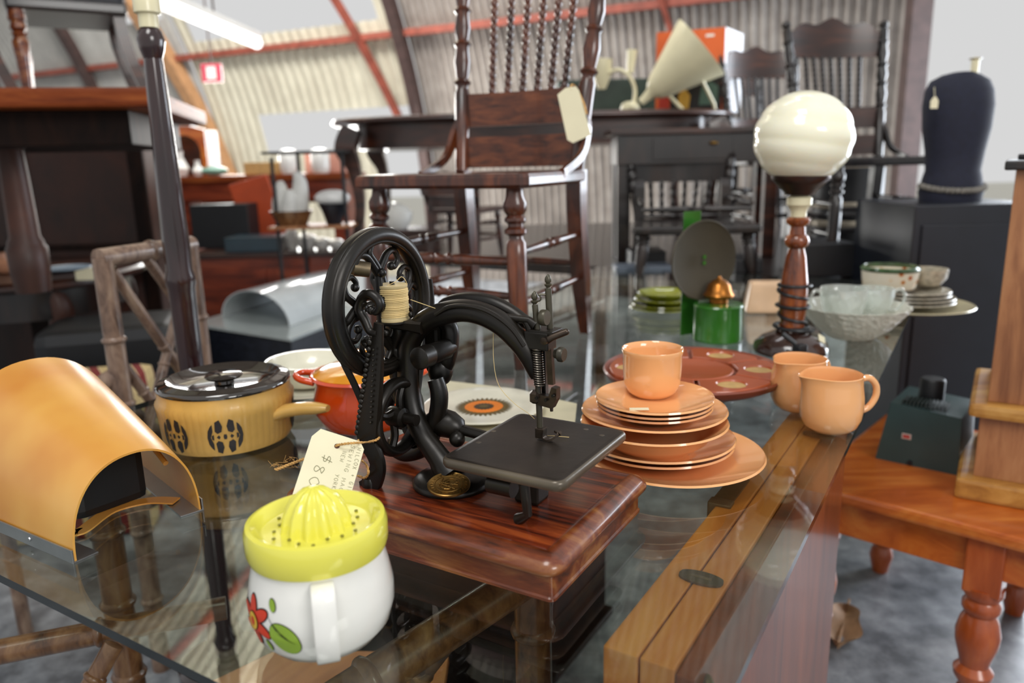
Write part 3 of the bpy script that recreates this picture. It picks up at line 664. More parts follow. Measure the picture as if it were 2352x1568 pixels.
# ---- two creamers
def creamer(c, hang, lab, s=1.0):
    t = thing('milk_jug', lab, 'jug', c, 0, 'peach milk jugs'); sp = hang+PI
    def rm(a, r, h):
        dd = (a-sp+PI) % (2*PI)-PI; k = max(0, (h/s-.045)/.045); return r*(1+.30*k**2*math.exp(-(dd/.38)**2))
    pr = [(0, .004), (.026, .004), (.027, 0), (.031, .001), (.040, .009), (.0455, .022), (.0475, .038), (.0465, .058), (.0440, .076), (.0435, .086), (.0445, .090), (.043, .091), (.0415, .086), (.0435, .06), (.044, .035), (.036, .012), (0, .008)]
    x0, y0 = fr(ZZ); 
    # the lathe measures its angle from fr(Z).x
    off = math.atan2(x0.y, x0.x)
    g = G(); g.lathe([(r*s, h*s) for r, h in pr], c, seg=72, rm=lambda a, r, h: rm(a+off, r, h)); put('jug_body', g, m_peach, t)
    d = V3((math.cos(hang), math.sin(hang), 0)); g = G()
    g.tube(spline([c+(d*.043+ZZ*.078)*s, c+(d*.060+ZZ*.080)*s, c+(d*.073+ZZ*.067)*s, c+(d*.074+ZZ*.048)*s, c+(d*.062+ZZ*.031)*s, c+(d*.044+ZZ*.026)*s], 6), .0052, 12); put('handle', g, m_peach, t)
j1 = PZ(1905, 985); creamer(j1, math.radians(8), 'peach milk jug with its handle to the right, nearest the table edge', 1.0)
j2 = PZ(1862, 955); j2.z = TZ; j2 = V3((j1.x-.012, j1.y+.105, TZ)); creamer(j2, math.radians(30), 'second peach milk jug half hidden behind the front jug', .98)
# ---- lazy susan
T = PZ(1590, 905); T.z = TZ
ls = thing('lazy_susan', 'terracotta brown lazy susan tray with six pale round recesses', 'serving tray', T)
zt = .045; rT = .162
g = G(); g.lathe([(0, 0), (.07, 0), (.075, .006), (.05, .012), (.045, .03), (0, .03)], T, seg=48); put('turntable_base', g, m_trayd, ls)
g = G(); g.lathe([(0, .028), (rT*.85, .028), (rT*.97, .038), (rT, .048), (rT*.985, .051), (rT*.95, .046), (rT*.9, .042), (0, .042)], T, seg=80); put('tray_body', g, m_trayd, ls)
g = G(); g.lathe([(.0, .0425), (.065, .0425), (.072, .047), (.069, .049), (.055, .0445), (0, .0440)], T, seg=56); put('centre_dish', g, m_tray, ls)
for k in range(6):
    a0_ = PI/6+k*PI/3+.35; ins = .012
    g = G(); poly = []
    for q in range(9): a = a0_-PI/6+.025+(PI/3-.05)*q/8; poly.append((rT*.93*math.cos(a), rT*.93*math.sin(a)))
    for q in range(9): a = a0_+PI/6-.04-(PI/3-.08)*q/8; poly.append((.078*math.cos(a), .078*math.sin(a)))
    cc = ((rT*.93+.078)/2*math.cos(a0_), (rT*.93+.078)/2*math.sin(a0_)); n = 36
    # ring of faces between segment outline and recess circle
    def ray_out(ang):
        best = 1e9; dx, dy = math.cos(ang), math.sin(ang)
        for i in range(len(poly)):
            x1, y1 = poly[i][0]-cc[0], poly[i][1]-cc[1]; x2, y2 = poly[(i+1) % len(poly)][0]-cc[0], poly[(i+1) % len(poly)][1]-cc[1]
            ex, ey = x2-x1, y2-y1; den = dx*ey-dy*ex
            if abs(den) < 1e-12: continue
            tt = (x1*ey-y1*ex)/den; u = (x1*dy-y1*dx)/den
            if tt > 0 and -1e-6 <= u <= 1+1e-6: best = min(best, tt)
        return best
    vs = []; fs = []
    for i in range(n):
        a = 2*PI*i/n; ro = ray_out(a); dx, dy = math.cos(a), math.sin(a)
        for rr, zz in ((ro, .0425), (ro, .0485), (ro-.002, .0505), (.026, .0505), (.024, .0475)):
            vs.append(T+V3((cc[0]+dx*rr, cc[1]+dy*rr, zz)))
    for i in range(n):
        for q in range(4): a = i*5+q; b = ((i+1) % n)*5+q; fs.append([a, b, b+1, a+1])
    g.add(vs, fs); s_ = put('segment_dish', g, m_tray, ls)
    g = G(); g.lathe([(0, .0475), (.0238, .0475), (.0238, .0465), (0, .0465)], T+V3((cc[0], cc[1], 0)), seg=32); put('cork_disc', g, m_trayc, s_)
# ---- lantern with reflector
N = PZ(1647, 778); N.z = TZ
kl = thing('kerosene_lamp', 'green tank kerosene wall lamp with brass burner and round olive reflector', 'lamp', N)
hN = (PY(1645, 697, N.y).z-TZ); rN = rad(112, N)
g = G(); g.lathe([(0, 0), (rN, 0), (rN*1.02, .003), (rN, .006), (rN, hN-.006), (rN*1.02, hN-.003), (rN*.98, hN), (0, hN+.003)], N, seg=48); put('oil_tank', g, m_lgreen, kl)
g = G(); g.lathe([(.0, 0), (.022, 0), (.022, .01), (.034, .013), (.036, .018), (.031, .026), (.026, .042), (.016, .052), (.006, .056), (.003, .062), (0, .062)], N+ZZ*(hN+.003), seg=32); put('burner', g, m_copper, kl)
rc = PY(1614, 597, N.y+.03); rr_ = 92/FPX*(rc-CP).dot(_fw); nrm = V3((.42, -.9, .0)).normalized()
g = G(); g.lathe([(0, .0), (rr_*.9, .004), (rr_*.98, .008), (rr_, .005), (rr_*.98, .001), (rr_*.9, -.002), (0, -.006)], rc, nrm, 56); put('reflector', g, m_olive, kl)
g = G(); g.lathe([(0, .001), (.005, .001), (.004, -.002), (0, -.003)], rc+nrm*.006-ZZ*.006, nrm, 16); g.lathe([(0, .001), (.005, .001), (.004, -.002), (0, -.003)], rc+nrm*.006+ZZ*.008, nrm, 16); put('reflector_rivet', g, m_lgreen, kl)
bt = PY(1605, 485, N.y+.05); bb_ = bt.copy(); bb_.z = TZ
g = G(); sd = nrm.cross(ZZ); Rm = M4((sd, nrm, ZZ)).transposed(); g.box((bt+V3((bt.x-.02, bt.y, TZ)))*.5-nrm*.008, (.05, .004, bt.z-TZ), Rm, .001); put('wall_bracket', g, m_lgreen, kl)
# ---- globe table lamp
Lb = PZ(1815, 805); Lb.z = TZ
gl = thing('table_lamp', 'turned wooden table lamp with ribbed cream glass globe and black cord wound round it', 'lamp', Lb)
def lz(y, x=1820): return PY(x, y, Lb.y).z-TZ
def lr(w): return w/2/FPX*(Lb-CP).dot(_fw)
g = G(); g.lathe([(0, 0), (lr(165), 0), (lr(168), .004), (lr(160), .018), (lr(125), .034), (lr(80), .043), (lr(52), lz(752)), (0, lz(750))], Lb, seg=48); put('lamp_base', g, m_lampb, gl)
g = G(); g.lathe([(0, lz(756)), (lr(50), lz(756)), (lr(56), lz(745)), (lr(50), lz(738)), (lr(56), lz(725)), (lr(62), lz(690)), (lr(58), lz(645)), (lr(44), lz(590)), (lr(34), lz(570)), (lr(50), lz(562)), (lr(54), lz(552)), (lr(48), lz(543)), (lr(36), lz(538)), (lr(32), lz(520)), (lr(50), lz(512)), (lr(52), lz(504)), (lr(40), lz(498)), (0, lz(497))], Lb, seg=40); put('lamp_stem', g, m_lampw, gl)
g = G(); g.lathe([(0, lz(498)), (lr(34), lz(498)), (lr(34), lz(485)), (lr(42), lz(476)), (lr(54), lz(470)), (lr(54), lz(455)), (lr(34), lz(448)), (0, lz(446))], Lb, seg=32); put('bulb_holder', g, m_cream, gl)
g = G(); g.lathe([(0, lz(448)), (lr(60), lz(447)), (lr(76), lz(436)), (lr(100), lz(424)), (lr(124), lz(412)), (lr(126), lz(402)), (lr(114), lz(402)), (lr(105), lz(408)), (0, lz(410))], Lb, seg=40); put('globe_gallery', g, m_bronze, gl)
m_globe, nt, b = base_mat('cream opal glass'); b.inputs['Base Color'].default_value = lin('f6f3dc'); b.inputs['Roughness'].default_value = .12; b.inputs['Coat Weight'].default_value = .4
b.inputs['Subsurface Weight'].default_value = .6; b.inputs['Subsurface Radius'].default_value = (.08, .07, .05); b.inputs['Subsurface Scale'].default_value = .6
gc = PY(1822, 318, Lb.y); gr = lr(203); g = G(); pf = []
for i in range(61):
    a = PI*(.14+.86*i/60); z = -math.cos(a)*gr*.97; r = gr*math.sin(a)*(1+.03*abs(math.sin(a*6.5))) if i < 60 else 0; pf.append((r, z))
tl = M4.Rotation(.14, 3, 'Y')
g.lathe(pf, (0, 0, 0), seg=72); g.v = [tl @ v+V3((Lb.x, Lb.y, gc.z)) for v in g.v]; put('glass_globe', g, m_globe, gl)
pts = []
for k in range(260):
    t = k/259; a = t*2*PI*8.5+2.2; z = lz(655)+(lz(795)-lz(655))*t+.010*math.sin(t*19)
    r = (lr(66)+.003*math.sin(7*t*PI) if t < .68 else lr(66)+(lr(150)-lr(66))*((t-.68)/.32)**.9)
    pts.append(Lb+V3((r*math.cos(a), r*math.sin(a), max(z, .006))))
g = G(); g.tube(pts, .0034, 8); put('power_cord', g, m_cord, gl)
g = G(); pt = PZ(1838, 800, TZ+.03); g.box(pt, (.028, .02, .018), Rz(.5), .005); g.tube([pt+V3((-.01, 0, .01)), pt+V3((-.035, .01, .03))], .005, 8); put('plug', g, m_cord, gl)
g = G(); q = PZ(1905, 752, TZ+.03); g.prism([(-.012, -.008), (.012, -.008), (.012, .008), (-.012, .008)], Lb+V3((.052, -.038, .034)), V3((.75, .45, -.45)).normalized(), V3((.1, .6, .8)).normalized(), .001); put('price_label', g, m_lidw, gl)
# ---- peach dish behind lamp
Q = PZ(1758, 716); Q.z = TZ
g = G(); w = rad(98, Q); hq = PY(1758, 645, Q.y).z-TZ; g.box(Q+ZZ*hq/2, (w*2, w*1.2, hq), Rz(-.15), .012, seg=3); g.v = [V3((Q.x+(v.x-Q.x)*(1-.22*(v.z-TZ)/hq), Q.y+(v.y-Q.y)*(1-.22*(v.z-TZ)/hq), v.z)) for v in g.v]
solo('butter_dish_cover', g, plain('pale peach ceramic', 'ecc6a0', .25, 0, .4), 'pale peach rectangular dish cover behind the turned lamp stem', 'dish')
# ---- green glass plates
E_ = PZ(1525, 712); m_gg = plain('olive green glass', '8a8f2c', .08, 0, .7, .6, .25, 20)
for i, (r, h, z, lab) in enumerate([(.098, .012, 0, 'olive green glass plate at the bottom of the green stack'), (.090, .012, .008, 'olive green glass plate second in the green stack'), (.085, .02, .016, 'olive green glass dish third in the green stack'), (.075, .022, .030, 'olive green glass dish on top of the green stack')]):
    plate(V3((E_.x, E_.y, TZ+z)), r, h, m_gg, lab, 'glass_plate', 'green glass plates')
# ---- crystal bowl with glass cups
Cb = PZ(1955, 772); Cb.z = TZ
m_cry = crystal('pressed crystal', scale=90, amt=.6, emb=1, dif='e8e6da'); m_cry2 = crystal('clear cut glass', scale=42, amt=.3, emb=1, dif='eceee8')
g = G(); R0 = rad(240, Cb)
hb = PY(1960, 700, Cb.y).z-TZ
g.lathe([(0, 0), (R0*.42, 0), (R0*.46, .004), (R0*.66, hb*.3), (R0*.86, hb*.68), (R0*1.0, hb), (R0*.97, hb), (R0*.82, hb*.68), (R0*.62, hb*.32), (R0*.4, .01), (0, .008)], Cb, seg=96, rm=lambda a, r, h: r*(1+.022*math.cos(20*a)*(h/hb)))
solo('crystal_bowl', g, m_cry, 'wide pressed crystal bowl with scalloped rim behind the peach jugs', 'bowl', )
def gcup(c, r, h, lab, a):
    t = thing('glass_cup', lab, 'cup', c, 0, 'glass cups in the crystal bowl'); g = G()
    g.lathe([(0, 0), (r*.5, 0), (r*.8, h*.25), (r, h*.7), (r, h), (r*.95, h), (r*.93, h*.7), (r*.7, h*.25), (0, .006)], c, seg=48); put('cup_body', g, m_cry2, t)
    d = H(a); g = G(); g.tube(spline([c+d*r*.95+ZZ*h*.85, c+d*r*1.35+ZZ*h*.95, c+d*r*1.55+ZZ*h*.6, c+d*r*1.2+ZZ*h*.2, c+d*r*.8+ZZ*h*.2], 5), .004, 8); put('handle', g, m_cry2, t)
gcup(Cb+V3((-.03, -.01, hb*.45)), .052, .085, 'clear glass cup with left facing handle standing in the crystal bowl', 185)
gcup(Cb+V3((.055, .02, hb*.62)), .045, .065, 'clear glass cup with right facing handle tipped in the crystal bowl', -10)
# ---- far plates and floral pot
X_ = PZ(2095, 712); X_.z = TZ
m_gold = plain('ivory gilt plate', 'cfc6a2', .25, .1, .5); m_plt = plain('patterned plate', 'b9b2a0', .25, 0, .4, .5, .35, 90)
plate(X_+V3((-.01, 0, 0)), .16, .018, m_gold, 'wide ivory plate with gilt rim near the far right corner', 'platter', None)
for i in range(4): plate(X_+V3((-.01+.006*(i % 2), .01, .014+.009*i)), .118-.006*i, .014, m_plt, ['patterned plate lowest in the pile on the ivory platter', 'patterned plate second up in the pile on the ivory platter', 'patterned plate third up in the pile on the ivory platter', 'patterned plate uppermost in the pile on the ivory platter'][i], 'patterned_plate', 'patterned plates on the platter')
c = X_+V3((-.06, .02, .062)); m_flo, nt, b = base_mat('floral china'); v_ = nt.nodes.new('ShaderNodeTexVoronoi'); v_.inputs['Scale'].default_value = 38; nt.links.new(coords(nt), v_.inputs['Vector'])
nt.links.new(ramp(nt, v_.outputs['Distance'], [(.16, lin('b5482e')), (.22, lin('d9a24a')), (.30, lin('eee6d2')), (.6, lin('f0ead8'))]), b.inputs['Base Color']); b.inputs['Roughness'].default_value = .15
g = G(); rF = rad(118, c); hF = PY(2040, 610, c.y).z-c.z
fpt = thing('china_bowl', 'white floral china bowl with dark green band standing on patterned plates', 'bowl', c)
g.lathe([(0, 0), (rF*.9, 0), (rF*.96, .006), (rF, hF*.5), (rF*1.03, hF*.8), (rF*.98, hF*.8), (rF*.92, .01), (0, .008)], c, seg=48); put('bowl_body', g, m_flo, fpt)
g = G(); g.lathe([(rF*1.02, hF*.78), (rF*1.06, hF*.84), (rF*1.07, hF*.9), (rF*.98, hF), (rF*.96, hF*.97), (rF*1.0, hF*.84), (rF*1.02, hF*.78)], c, seg=48); put('green_band', g, plain('green banded rim', '3c5a35', .2, 0, .4, .5, .5, 50), fpt)
g = G(); c2 = X_+V3((.06, .05, .062)); g.lathe([(0, 0), (.035, 0), (.05, .02), (.052, .045), (.049, .045), (.045, .02), (0, .006)], c2, seg=32); solo('china_cup', g, m_plt, 'brown patterned cup beside the floral bowl on the far plates', 'cup')
# ---- arched orange lamp shade
m_shade, nt, b = base_mat('aged orange acrylic'); v = coords(nt)
n1 = nt.nodes.new('ShaderNodeTexNoise'); n1.inputs['Scale'].default_value = 7; n1.inputs['Detail'].default_value = 3; nt.links.new(v, n1.inputs['Vector'])
nt.links.new(ramp(nt, n1.outputs['Fac'], [(.3, lin('cc8636')), (.55, lin('dba04a')), (.75, lin('e3b25e'))]), b.inputs['Base Color'])
b.inputs['Roughness'].default_value = .32; b.inputs['Coat Weight'].default_value = .25; b.inputs['Coat Roughness'].default_value = .25
# ---- arched shade geometry
A_ = PZ(172, 1292); B_ = PZ(462, 1172); rl = PZ(0, 1218); dl = (rl-A_).normalized(); ab = (B_-A_)
nAB = V3((ab.y, -ab.x, 0)).normalized(); apex = PP(325, 1030, A_, nAB); hF = apex.z-TZ; Ls = .27
dm = (dl*.85+(PZ(200, 1000)-B_).normalized()*.15).normalized()
A2 = A_+dl*Ls; B2 = B_+(dl*.75+V3((0, 1, 0))*.30).normalized()*Ls
mid2 = (A2+B2)*.5; hB = PY(20, 826, mid2.y).z-TZ
print('shade', ab.length, hF, A2, B2, hB)
def arch(a, b, h, n=40, e=1.0):
    out = []
    for k in range(n+1):
        t = PI*k/n; c = math.cos(t); s = math.sin(t)
        cx = (a+b)*.5-(b-a)*.5*(abs(c)**.9*(1 if c > 0 else -1)); out.append(cx+ZZ*(h*s**.85))
    return out
sh = thing('arched_lampshade', 'large arched amber orange lampshade on aluminium rails at the left edge of the glass', 'lampshade', (A_+B_)*.5+dl*.1)
g = G(); rows = []; nn_ = 14
for i in range(nn_+1):
    t = i/nn_; te = t
    a = A_.lerp(A2, t); b = B_.lerp(B2, t); h = hF+(hB-hF)*te**.9; rows.append(arch(a, b, h))
for off in (0, 1):
    vs = []
    for i, r_ in enumerate(rows):
        c = (r_[0]+r_[-1])*.5
        for p in r_: vs.append(p if not off else p+(c+ZZ*.03-p).normalized()*.0025)
    nx = len(rows[0]); g.add(vs, [[i*nx+k, i*nx+k+1, (i+1)*nx+k+1, (i+1)*nx+k] for i in range(nn_) for k in range(nx-1)])
nx = len(rows[0]); o2 = nx*(nn_+1)
g.f += [[k, k+1, o2+k+1, o2+k] for k in range(nx-1)]; g.m += [0]*(nx-1); g.s += [False]*(nx-1)
put('shade_shell', g, m_shade, sh)
for (a, b, sgn, nm) in ((A_, A2, -1, 'rail'), (B_, B2, 1, 'rail')):
    d = (b-a).normalized(); s = ZZ.cross(d).normalized(); s = s if s.dot(ab)*sgn > 0 else -s; Rm = M4((d, s, ZZ)).transposed(); L = (b-a).length
    g = G(); g.box(a+d*(L/2-.002)+s*.002+ZZ*.008, (L, .0018, .016), Rm, .0003); g.box(a+d*(L/2-.002)-s*.012+ZZ*.001, (L, .028, .0018), Rm, .0003)
    g.lathe([(0, 0), (.003, 0), (.0025, .0015), (0, .002)], a+d*.085+s*.003+ZZ*.009, s, 12)
    g.lathe([(0, 0), (.003, 0), (.0025, .0015), (0, .002)], a+d*.17+s*.003+ZZ*.009, s, 12)
    put(nm, g, m_alu, sh)
q0, q1, q2, q3 = PZ(192, 1216, TZ+.004), PZ(255, 1172, TZ+.004), PZ(340, 1150, TZ+.004), PZ(405, 1150, TZ+.004)
pts = spline([q0-ab*.05, q0, q1, q2, q3], 6); g = G(); g.tube(pts, .001, sec=[(-1, -9), (1, -9), (1, 9), (-1, 9)], up=ZZ, sm=False); put('inner_strap', g, m_shade, sh)
g = G(); g.tube([rows[2][30].lerp(rows[2][34], .5)*1.0-ZZ*.012-ab*.06, rows[9][30]-ab*.05-ZZ*.0], .0035, 8); put('inner_rod', g, m_shade, sh)
bxm = (rows[6][0]+rows[6][-1])*.5; bxd = (rows[6][-1]-rows[6][0]).normalized(); g = G(); g.box(bxm+bxd*.008+ZZ*.040, ((rows[6][-1]-rows[6][0]).length*.50, .05, .074), M4((bxd, V3((-bxd.y, bxd.x, 0)), ZZ)).transposed(), .012); put('lamp_holder', g, m_black, sh)  # black box added inside so the arch opening looks dark

# ================================================================== SEWING MACHINE
C0 = PZ(1272, 1388); mU = H(-31); mV = H(59)
def mp(u, v, w): return C0+mU*u+mV*v+ZZ*w
def mv(x, y, v): return PP(x, y, C0+mV*v, mV)
def mu(x, y, u): return PP(x, y, C0+mU*u, mU)
def lc(p): d = p-C0; return d.dot(mU), d.dot(mV), d.z
RM = M4((mU, mV, ZZ)).transposed()
sm = thing('sewing_machine', 'antique black cast iron hand sewing machine with scrolled handwheel on a polished rosewood base', 'sewing machine', mp(-.18, .117, 0))
def rrect(u0, u1, v0, v1, r, n=6):
    out = []
    for cx, cy, a in ((u1-r, v0+r, -PI/2), (u1-r, v1-r, 0), (u0+r, v1-r, PI/2), (u0+r, v0+r, PI)):
        for k in range(n+1): t = a+PI/2*k/n; out.append((cx+r*math.cos(t), cy+r*math.sin(t)))
    return out
def loft(g, u0, u1, v0, v1, r, steps, mi=0, cap=True, mis=None):
    rings = []; n = None
    for ins, w in steps:
        P = rrect(u0+ins, u1-ins, v0+ins, v1-ins, max(.0005, r-ins)); n = len(P); rings.append([mp(a, b, w) for a, b in P])
    o = len(g.v); vs = [p for r_ in rings for p in r_]
    for i in range(len(rings)-1):
        g.add(rings[i]+rings[i+1], [[k, (k+1) % n, n+(k+1) % n, n+k] for k in range(n)], (mis[i] if mis else mi))
    if cap: g.add(rings[0], [list(range(n-1, -1, -1))], mi, False); g.add(rings[-1], [list(range(n))], mis[-1] if mis else mi, False)
g = G(); loft(g, -.358, 0, 0, .235, .008, [(.001, .0), (.001, .003), (.003, .0045), (.003, .027), (.001, .029)]); put('base_box', g, m_mahog2, sm)
g = G(); loft(g, -.358, 0, 0, .235, .012, [(.001, .028), (-.004, .029), (-.0075, .032), (-.008, .036), (-.006, .0405), (-.001, .0445), (.005, .0470), (.009, .0485), (.0125, .049), (.0145, .0478), (.016, .0472), (.02, .0472)], mis=[1]*9+[0, 0, 0]); put('base_top', g, [m_mahog, m_mahog2], sm)
wb = .0472
dc = mp(-.191, .104, wb)
g = G(); g.lathe([(0, 0), (.046, 0), (.0475, .002), (.0475, .005), (.045, .008), (.043, .0085), (.041, .0105), (.03, .0125), (0, .013)], dc, seg=64); put('foot_disc', g, m_iron, sm)
# medallion with monogram
mc_ = PZ(1031, 1114, TZ+wb+.0115); g = G(); tl_ = (ZZ*1+(CP-mc_).normalized()*.18); tl_.z = 1; tl_.normalize()
g.lathe([(0, 0), (.0205, 0), (.0205, .0015), (.0195, .0022), (.0185, .0014), (0, .0014)], mc_, tl_, 56); 
g.lathe([(.0128, .0012), (.0132, .002), (.0136, .0012), (.0128, .0012)], mc_, tl_, 40)
mx_, my_ = fr(tl_); mr = (mU*1.0-tl_*mU.dot(tl_)).normalized(); mf = tl_.cross(mr)
def mk(pts, r=.0006): g.tube([mc_+tl_*.0018+mr*a*.0125+mf*b*.0125 for a, b in pts], r, 6)
mk(spline([(.5, .55), (.2, .75), (-.3, .6), (-.5, 0), (-.3, -.6), (.2, -.7), (.5, -.45)], 5)); mk([(-.8, .45), (-.5, -.5), (-.15, .35), (.1, -.5), (.5, .5)]); mk(spline([(.0, .7), (.45, .4), (.3, 0), (-.1, .05), (.3, -.1), (.5, -.5), (.1, -.75)], 5)); mk([(-.6, -.15), (.7, .2)]); mk([(-.7, -.3), (.8, -.35)])
for k in range(26):
    a = 2*PI*k/26; c = mc_+tl_*.0017+mr*.0162*math.cos(a)+mf*.0162*math.sin(a); rd = (mr*math.cos(a)+mf*math.sin(a)); g.tube([c-rd*.0011, c+rd*.0011], .00045, 5)
    if k % 2: tn = tl_.cross(rd); g.tube([c-tn*.0008+rd*.001, c+tn*.0008], .0004, 5)
g.v = [mc_+(v-mc_)*1.22 for v in g.v]; put('brass_medallion', g, m_brass, sm)
# arm
pa = [(1035, 1090), (1008, 1050), (974, 1003), (953, 956), (941, 900), (938, 845), (940, 792), (957, 757), (990, 730), (1030, 717), (1068, 713), (1110, 722), (1150, 743), (1185, 776), (1210, 812), (1232, 865)]
pv = [.106, .108, .112, .116, .12, .122, .124, .125, .126, .127, .128, .13, .132, .135, .138, .142]
k_ = .98/1750
g = G(); g.tube(spline([mv(x, y, v) for (x, y), v in zip(pa, pv)], 5), [r*k_ for r in (36, 25, 23, 24, 25, 25, 25, 24.5, 24, 24, 24, 24, 24, 23, 20, 12)], 18)
put('arm', g, m_iron, sm)
g = G(); g.tube(spline([mv(x, y, .112) for x, y in [(1000, 722), (1030, 705), (1068, 702), (1112, 712), (1150, 733), (1180, 760), (1204, 795)]], 5), .0026, 8); put('arm_ridge', g, m_iron, sm)
pl = [(1014, 868), (1026, 830), (1033, 790), (1034, 755), (1016, 728), (1022, 704), (1050, 692), (1088, 689), (1130, 697), (1170, 715), (1205, 738), (1240, 762)]
g = G(); g.tube(spline([mv(x, y, .158) for x, y in pl], 5), [r*k_*1.03 for r in (14, 20, 20, 18, 17, 17, 17, 17, 17, 16, 14, 9)], 14); put('take_up_lever', g, m_iron, sm)
pc_ = lc(mv(972, 820, .10))
g = G(); a, b = mp(pc_[0], .090, pc_[2]), mp(pc_[0], .157, pc_[2]); ax = (b-a).normalized(); L = (b-a).length
g.lathe([(0, 0), (.011, 0), (.0135, .002), (.0135, .02), (.011, .022), (.0125, .024), (.0125, L-.012), (.009, L-.01), (.009, L), (.006, L+.003), (0, L+.003)], a, ax, 28); put('lever_pivot', g, m_iron, sm)
g = G(); g.box(mv(998, 800, .152), (.022, .014, .06), RM, .005); g.sph(mv(1012, 850, .155), .018, 16, sq=(.9, .8, 1.1)); put('pivot_lug', g, m_iron, sm)
# spool shelf
shp = mv(905, 734, .112); su, sv, sw = lc(shp)
g = G(); g.lathe([(0, -.004), (.019, -.004), (.021, -.002), (.021, 0), (0, 0)], shp, seg=40); e = mv(975, 745, .122)
g.tube([shp-ZZ*.004, shp.lerp(e, .5)-ZZ*.003, e-ZZ*.002], [.010, .011, .014], sec=[(-1, -.35), (-.8, -.55), (.8, -.55), (1, -.35), (1, .35), (.8, .55), (-.8, .55), (-1, .35)], up=mV); g.tube([mv(950, 728, .112), mv(950, 682, .112)], .0013, 8); g.sph(mv(944, 722, .112), .0035, 10)
g.tube([shp, shp+ZZ*.047], .003, 8); g.tube(spline([shp-ZZ*.003, mv(915, 760, .115), mv(905, 800, .118), mv(935, 830, .12)], 4), [.006, .008, .008, .009], 10); put('spool_shelf', g, m_iron, sm)
# hand wheel
uW = -.28; cW = (.097, .262); RW = .0795
def wp(v, w, u=uW): return mp(u, cW[0]+v, cW[1]+w)
hw = None; g = G()
ring = [wp(RW*math.cos(2*PI*k/96), RW*math.sin(2*PI*k/96)) for k in range(96)]
g.tube(ring, .001, sec=[(13*math.cos(t), 10*math.sin(t)) for t in [2*PI*k/14 for k in range(14)]], closed=True, up=mU)
for du in (-.006, .006): g.tube([wp((RW+.0072)*math.cos(2*PI*k/96), (RW+.0072)*math.sin(2*PI*k/96), uW+du) for k in range(96)], .0022, 6, closed=True)
g.tube([wp((RW-.0075)*math.cos(2*PI*k/96), (RW-.0075)*math.sin(2*PI*k/96), uW+.009) for k in range(96)], .0018, 6, closed=True)
hw = put('hand_wheel', g, m_iron, sm)
for k in range(4):
    a = PI/2+2*PI*k/4; g = G()
    def pw(r, t, du=0): return wp(r*math.cos(a+t), r*math.sin(a+t), uW+du)
    g.tube(spline([pw(.008, 0), pw(.03, .0), pw(.04, .0), pw(.05, .12), pw(.062, .22), pw(.071, .1)], 4), [.0055, .0045, .005, .0048, .0045, .004], 10)
    for s in (-1, 1):
        g.tube(spline([pw(.034, 0), pw(.046, .18*s), pw(.060, .32*s), pw(.0665, .50*s), pw(.060, .66*s), pw(.050, .66*s), pw(.047, .55*s)], 5), [.005, .0048, .0044, .0038, .0034, .0034, .0032], 10); g.sph(pw(.0475, .54*s), .0052, 10)
    g.sph(pw(.036, 0, .006), .0055, 10); put('scroll_spoke', g, m_iron, hw)
g = G(); g.lathe([(0, -.012), (.008, -.012), (.012, -.008), (.013, .0), (.011, .006), (.008, .01), (0, .012)], wp(0, 0), mU, 28); put('wheel_shaft', g, m_iron, hw)
g = G(); p0, p1 = mu(757, 606, -.305), mu(850, 620, -.272); g.tube([p0, p0.lerp(p1, .12), p0.lerp(p1, .3), p0.lerp(p1, .6), p0.lerp(p1, .62), p1], [.0005, .005, .007, .0085, .0095, .0085], 14); put('crank_handle', g, m_brassd, sm)
# lower pulley, belt, scroll casting
uP = -.262; cP = lc(mu(912, 957, uP))
g = G(); g.tube([mp(uP, cP[1]+.040*math.cos(2*PI*k/64), cP[2]+.042*math.sin(2*PI*k/64)) for k in range(64)], .001, sec=[(10*math.cos(t), 7*math.sin(t)) for t in [2*PI*k/12 for k in range(12)]], closed=True, up=mU)
g.lathe([(0, -.01), (.012, -.01), (.014, 0), (.012, .01), (.007, .012), (.007, .03), (0, .03)], mp(uP, cP[1], cP[2]), mU, 24)
for k in range(4):
    a = PI/4+PI/2*k; q = lambda r, t: mp(uP, cP[1]+r*math.cos(a+t), cP[2]+r*math.sin(a+t)); g.tube(spline([q(.01, 0), q(.022, .5), q(.036, .45)], 4), .005, 8)
put('lower_pulley', g, m_iron, sm)
g = G(); g.tube(spline([mu(x, y, -.286) for x, y in [(748, 690), (753, 735), (768, 785), (792, 838), (815, 885), (838, 940), (850, 985)]], 5), .001, sec=[(-5, -1.2), (5, -1.2), (5, 1.2), (-5, 1.2)], up=mU)
g.tube(spline([mu(x, y, -.286) for x, y in [(985, 640), (990, 700), (982, 770), (965, 850), (955, 930)]], 5), .001, sec=[(-5, -1.2), (5, -1.2), (5, 1.2), (-5, 1.2)], up=mU); put('drive_belt', g, plain('black leather belt', '100e0d', .55, bmp=.2), sm)
g = G()
for pts_, r_ in (([(900, 1005), (905, 1030), (930, 1042), (965, 1035), (992, 1010), (1000, 985)], (.005, .009, .010, .010, .009, .007)), ([(925, 895), (905, 905), (893, 935), (905, 965), (935, 975), (965, 960)], (.006, .007, .007, .007, .007, .006)), ([(1000, 870), (1009, 905), (1006, 945), (995, 980)], (.010, .011, .011, .010)), ([(915, 745), (912, 790), (918, 850), (925, 910)], (.018, .016, .014, .012)), ([(905, 890), (930, 930), (940, 980), (960, 1020)], (.010, .010, .010, .010)), ([(880, 760), (895, 800), (915, 820)], (.004, .004, .004))):
    g.tube(spline([mv(x, y, .13) for x, y in pts_], 5), list(r_), 12)
put('scroll_casting', g, m_iron, sm)
